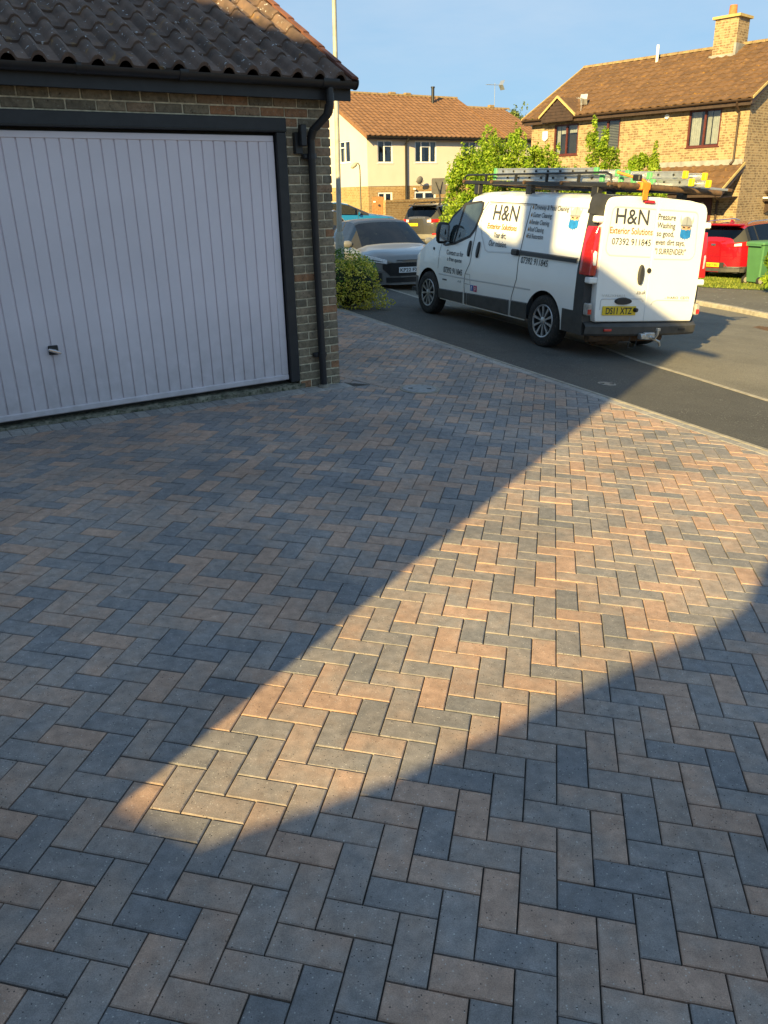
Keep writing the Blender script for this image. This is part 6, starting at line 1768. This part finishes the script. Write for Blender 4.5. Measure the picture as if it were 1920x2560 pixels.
for sd in (1, -1):
    tl = pt('tail_light', .40 * sd, .88 * sd, (.90, .93), (1.0, 1.06), .014, MT['redlens'], True)
    pt('tail_light_lens', .60 * sd, .76 * sd, (.93, .94), (1.0, 1.02), .018, MT['clearlens'], True, parent=tl)
    pt('bumper_chrome', .38 * sd, .50 * sd, (.47, .35), (.50, .38), .018, MT['chrome'], True)
    pt('bumper_chrome', .50 * sd, .84 * sd, (.345, .36), (.375, .39), .018, MT['chrome'], True)
    MB().tube([(-.3, .64 * sd, 1.50), (-.1, .65 * sd, 1.555), (1.1, .66 * sd, 1.585), (1.4, .67 * sd, 1.53)], .016, 6).build('roof_rail', MT['chrome'], red, smooth=40)
    pt('reflector', .66 * sd, .80 * sd, (.50, .505), (.53, .535), .013, MT['redlens'], True)
pt('bumper_insert', -.78, .78, (.25, .25), (.345, .345), .015, MT['vanblack'], True)
pt('plate_recess', -.38, .38, (.36, .36), (.50, .50), .010, MT['rimdark'], True)
m_ = MB(); px_ = rx(0) - .018; m_.box((px_ - .012, -.26, .375), (px_ + .01, .26, .485), bev=.004); npl = m_.build('number_plate', MT['yellow'], red)
lettering('LG68 YBL', (px_ - .015, .235, .398), (0, -1, 0), (0, 0, 1), .47, .065, MT['ink'], npl, .015)
m_ = MB(); m_.box((rx(0) - .012, -.07, .93), (rx(0) + .02, .07, .985), bev=.01); m_.build('badge', MT['chrome'], red)
pt('tailgate_crease', -.80, .80, (.66, .66), (.672, .672), .010, RP, True)

# ---- green wheelie bin
def wheelie(loc, rz, label):
    o = empty('wheelie_bin', (loc[0], loc[1], road_z(*loc) + .085), rz, label, 'bin')
    b = MB(); rows = []
    for z, hx_, hy0, hy1 in ((.06, .215, -.20, .24), (.08, .225, -.215, .25), (.95, .275, -.32, .29), (1.0, .29, -.335, .30)):
        e = .03
        rows.append([(-hx_ + e, hy0, z), (hx_ - e, hy0, z), (hx_, hy0 + e, z), (hx_, hy1 - e, z), (hx_ - e, hy1, z), (-hx_ + e, hy1, z), (-hx_, hy1 - e, z), (-hx_, hy0 + e, z)])
    b.grid(rows, closed=True); b.add(rows[0], [tuple(range(8))]); b.build('bin_body', MT['bin'], o, smooth=30)
    l = MB(); rows = []
    for z, k in ((1.0, 1.06), (1.035, 1.07), (1.06, 1.03), (1.085, .85)):
        hx_, hy0, hy1, e = .295 * k, -.345 * k, .325 * k, .04
        rows.append([(-hx_ + e, hy0, z), (hx_ - e, hy0, z), (hx_, hy0 + e, z), (hx_, hy1 - e, z), (hx_ - e, hy1, z), (-hx_ + e, hy1, z), (-hx_, hy1 - e, z), (-hx_, hy0 + e, z)])
    l.grid(rows, closed=True); l.add(rows[-1], [tuple(range(8))]); l.build('lid', MT['bin'], o, smooth=30)
    MB().cyl((-.24, .36, .98), (.24, .36, .98), .018, n=8).build('handle_bar', MT['bin'], o, smooth=40)
    for x in (-.25, .25):
        w_ = empty('wheel'); w_.parent = o
        MB().cyl((x - .03, .25, .10), (x + .03, .25, .10), .10, n=20).build('tyre', MT['rubber'], w_, smooth=40)
        MB().cyl((x - .034, .25, .10), (x + .034, .25, .10), .068, n=16).build('hub', MT['kerb'], w_, smooth=40)
    for x in (-.12, 0, .12): MB().box((x - .01, -.331, .84), (x + .01, -.312, .96)).build('rib', MT['bin'], o)
    return o
wheelie((10.10, 21.95), R(112), 'green wheelie bin standing on the grass at the right edge')
# ------------------------------------------------------------------ plants
def foliage(name, blobs, n, size, mat, parent, seed, shell=0.55, gap=0.45, gscale=2.2, up=0.35, long_=1.0):
    # leaf-sized faces spread through uneven lobes; noise opens gaps in the crown
    rg = np.random.default_rng(seed); out = []
    vols = np.array([b[1][0] * b[1][1] * b[1][2] for b in blobs]) ** .75; vols = vols / vols.sum()
    tries = 0
    while len(out) < n and tries < n * 8:
        tries += 1
        b = blobs[rg.choice(len(blobs), p=vols)]
        d = rg.normal(size=3); d /= np.linalg.norm(d)
        r_ = shell + (1 - shell) * rg.random() ** .6
        if rg.random() < .12: r_ *= 1.12
        if rg.random() < .18: r_ *= rg.random()
        p = np.array(b[0]) + d * np.array(b[1]) * r_
        nv = mnoise.noise(Vector(p * gscale + seed))
        if nv < -1 + gap * 1.6 + (0.0 if r_ < .95 else .15): 
            if rg.random() < .85: continue
        out.append((p, d))
    N = len(out)
    P = np.array([o[0] for o in out]); D = np.array([o[1] for o in out])
    nrm = D * .7 + rg.normal(size=(N, 3)) * .75 + np.array([0, 0, up]); nrm /= np.linalg.norm(nrm, axis=1)[:, None]
    t = rg.normal(size=(N, 3)); t -= nrm * (t * nrm).sum(1)[:, None]; t /= np.linalg.norm(t, axis=1)[:, None]
    b_ = np.cross(nrm, t); s = size * rg.uniform(.6, 1.35, size=(N, 1))
    V = np.stack([P - t * s * long_, P + b_ * s * .55 + nrm * s * .12, P + t * s * long_, P - b_ * s * .55 + nrm * s * .12], 1).reshape(-1, 3)
    me = bpy.data.meshes.new(name)
    me.from_pydata([tuple(v) for v in V], [], [(4 * i, 4 * i + 1, 4 * i + 2, 4 * i + 3) for i in range(N)])
    me.materials.append(mat); me.update()
    o = bpy.data.objects.new(name, me); COL.objects.link(o); o.parent = parent; o['kind'] = 'stuff'
    return o

def branches(parent, base, tips, r0, seed, name='trunk', mat=None):
    rg = random.Random(seed); m_ = MB()
    b = Vector(base)
    for tip in tips:
        t = Vector(tip); mid = b.lerp(t, .5) + Vector((rg.uniform(-.1, .1), rg.uniform(-.1, .1), 0)) * (t - b).length * .6
        m_.tube([b, b.lerp(mid, .5) + Vector((rg.uniform(-.03, .03), 0, 0)), mid, mid.lerp(t, .5) + Vector((rg.uniform(-.08, .08), rg.uniform(-.08, .08), 0)), t], [r0, r0 * .8, r0 * .55, r0 * .32, r0 * .08], 7)
    return m_.build(name, mat or MT['bark'], parent, smooth=50)

def shrub(name, label, loc, blobs, n, size, mat, seed, r0=.05, group=None, cat='tree', **kw):
    z = ground_z(loc[0], loc[1])
    o = empty(name, (loc[0], loc[1], z), 0, label, cat, group)
    bl = [((b[0][0] - loc[0], b[0][1] - loc[1], b[0][2] - z), b[1]) for b in blobs]
    tips = [(b[0][0], b[0][1], b[0][2] + b[1][2] * .55) for b in bl] + [(b[0][0] + b[1][0] * .5, b[0][1], b[0][2] + .2 * b[1][2]) for b in bl]
    branches(o, (0, 0, -.1), tips, r0, seed)
    rg = random.Random(seed * 7); sub = []
    for c, r_ in bl:
        k = max(4, int(16 * (r_[0] * r_[1] * r_[2]) ** .5))
        for i in range(k):
            d = Vector((rg.gauss(0, 1), rg.gauss(0, 1), rg.gauss(0, 1))).normalized() * rg.uniform(.35, .95)
            f = rg.uniform(.22, .45)
            sub.append(((c[0] + d.x * r_[0], c[1] + d.y * r_[1], c[2] + d.z * r_[2]), (r_[0] * f + .06, r_[1] * f + .06, r_[2] * f + .08)))
        for i in range(k // 2):   # loose twigs that break the outline
            a = rg.uniform(0, 6.28); e = rg.uniform(.1, 1.3)
            d = Vector((math.cos(a) * math.cos(e), math.sin(a) * math.cos(e), math.sin(e)))
            sub.append(((c[0] + d.x * r_[0] * 1.05, c[1] + d.y * r_[1] * 1.05, c[2] + d.z * r_[2] * 1.1), (.06, .06, rg.uniform(.12, .26))))
    foliage('crown', sub, n, size, mat, o, seed, **kw)
    return o
GRP = 'lime-green shrubs between the van and the brick house'
shrub('garden_tree', 'large lime-green bushy tree behind the front of the van', (3.2, 24.2),
      [((2.75, 24.0, 2.20), (.80, .8, .75)), ((3.35, 24.2, 2.55), (.80, .8, .75)), ((3.95, 24.2, 2.45), (.60, .7, .65)), ((2.45, 24.0, 1.4), (.75, .7, .7)), ((3.5, 24.0, 1.5), (1.1, .8, .9)), ((2.15, 23.9, 1.9), (.35, .4, .4)), ((3.05, 24.3, 3.0), (.25, .4, .4)), ((3.95, 24.3, 2.95), (.25, .3, .38))],
      26000, .042, MT['leafA'], 21, .07, gap=.46, gscale=2.6)
shrub('hedge_shrub', 'lime-green shrub growing below the left upstairs window', (4.9, 24.1),
      [((4.60, 24.1, 1.75), (.70, .6, .75)), ((5.2, 24.1, 1.7), (.65, .6, .65)), ((4.85, 24.1, 2.45), (.30, .35, .40)), ((5.5, 24.0, 1.75), (.45, .5, .55)), ((4.45, 24.1, 2.5), (.22, .3, .35))],
      15000, .042, MT['leafA'], 22, .045, GRP, gap=.48, gscale=3.0)
shrub('hedge_shrub', 'tall wispy lime-green shrub in front of the blinds window', (5.95, 23.1),
      [((5.70, 23.1, 1.75), (.60, .5, .70)), ((6.3, 23.1, 1.75), (.60, .5, .65)), ((5.85, 23.1, 2.45), (.34, .3, .50)), ((5.72, 23.1, 2.95), (.13, .15, .45)), ((6.2, 23.1, 2.4), (.26, .25, .38)), ((6.65, 23.1, 1.75), (.40, .4, .48)), ((6.05, 23.1, 2.8), (.10, .12, .3))],
      13000, .041, MT['leafA'], 23, .04, GRP, gap=.50, gscale=3.2)
shrub('hedge_shrub', 'thin straggly lime-green shrub below the lead flashing', (7.1, 23.0),
      [((6.95, 23.0, 1.65), (.50, .4, .55)), ((7.2, 23.0, 2.0), (.28, .25, .45)), ((7.35, 23.0, 2.35), (.12, .15, .34)), ((6.8, 23.0, 2.05), (.22, .25, .36)), ((7.55, 23.0, 1.6), (.36, .3, .40)), ((7.05, 23.0, 2.4), (.08, .1, .28))],
      8000, .040, MT['leafA'], 24, .035, GRP, gap=.54, gscale=3.4)
shrub('distant_tree', 'pale spring tree showing between the two house roofs', (9.8, 60.0),
      [((9.8, 60, 5.9), (1.1, 1.0, 1.2)), ((9.0, 60, 5.3), (.9, .9, 1.0)), ((10.6, 60, 5.4), (.9, .9, 1.2)), ((9.7, 60, 4.0), (1.6, 1.2, 1.4)), ((11.6, 60, 4.4), (1.1, 1.0, 1.3))],
      13000, .10, MT['leafB'], 25, .12, gap=.50, gscale=1.3, shell=.2)
# golden euonymus by the garage
eu = empty('golden_shrub', (-.45, 13.95, ground_z(-.45, 13.95)), 0, 'golden variegated euonymus shrub at the end of the driveway beside the garage', 'shrub')
zb_ = ground_z(-.45, 13.95)
ebl = [((-.25, -.05, .42), (.42, .40, .40)), ((.15, -.10, .40), (.32, .36, .36)), ((.30, -.15, .18), (.28, .30, .24)), ((-.10, -.22, .20), (.50, .28, .26)), ((.05, .05, .62), (.28, .3, .26)), ((.56, -.16, .08), (.16, .10, .08))]
egr = [((-.40, .15, .62), (.34, .36, .34)), ((-.10, .20, .68), (.34, .34, .28)), ((.18, .25, .55), (.26, .3, .26)), ((-.15, 0.0, .35), (.36, .32, .3))]
branches(eu, (-.1, 0, -.05), [(-.4, .1, .6), (-.1, 0, .7), (.2, 0, .5), (.3, -.1, .2), (-.3, -.1, .4), (.05, .1, .6)], .018, 31, 'stems')
foliage('gold_leaves', ebl, 6500, .021, MT['leafY'], eu, 32, shell=.8, gap=.36, gscale=7, long_=.9)
foliage('green_leaves', egr, 4200, .021, MT['leafG'], eu, 33, shell=.75, gap=.32, gscale=6, long_=.9)
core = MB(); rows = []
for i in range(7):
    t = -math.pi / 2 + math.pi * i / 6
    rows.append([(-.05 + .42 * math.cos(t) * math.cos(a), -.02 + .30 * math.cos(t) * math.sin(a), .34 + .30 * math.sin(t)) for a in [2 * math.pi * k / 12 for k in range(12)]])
core.grid(rows, closed=True).build('dark_core', M('shrub_inside', (0.02, 0.03, 0.01), .95, .4, 20), eu, smooth=60)  # solid dark core behind the leaves
# leafy plant at the right edge
pl = empty('border_plant', (9.62, 19.9, road_z(9.62, 19.9) + .05), 0, 'bright green narrow-leaved plant in front of the bin at the right edge', 'plant')
branches(pl, (0, 0, -.05), [(-.25, -.1, .9), (-.05, 0, 1.1), (.2, 0, 1.2), (-.3, 0, .6)], .012, 41, 'stems', MT['leafG'])
foliage('leaves', [((-.12, -.05, .80), (.28, .25, .32)), ((.12, 0, 1.0), (.28, .25, .35)), ((-.15, -.1, .32), (.3, .25, .22))], 700, .065, MT['leafA'], pl, 42, shell=.3, gap=.3, long_=1.5)
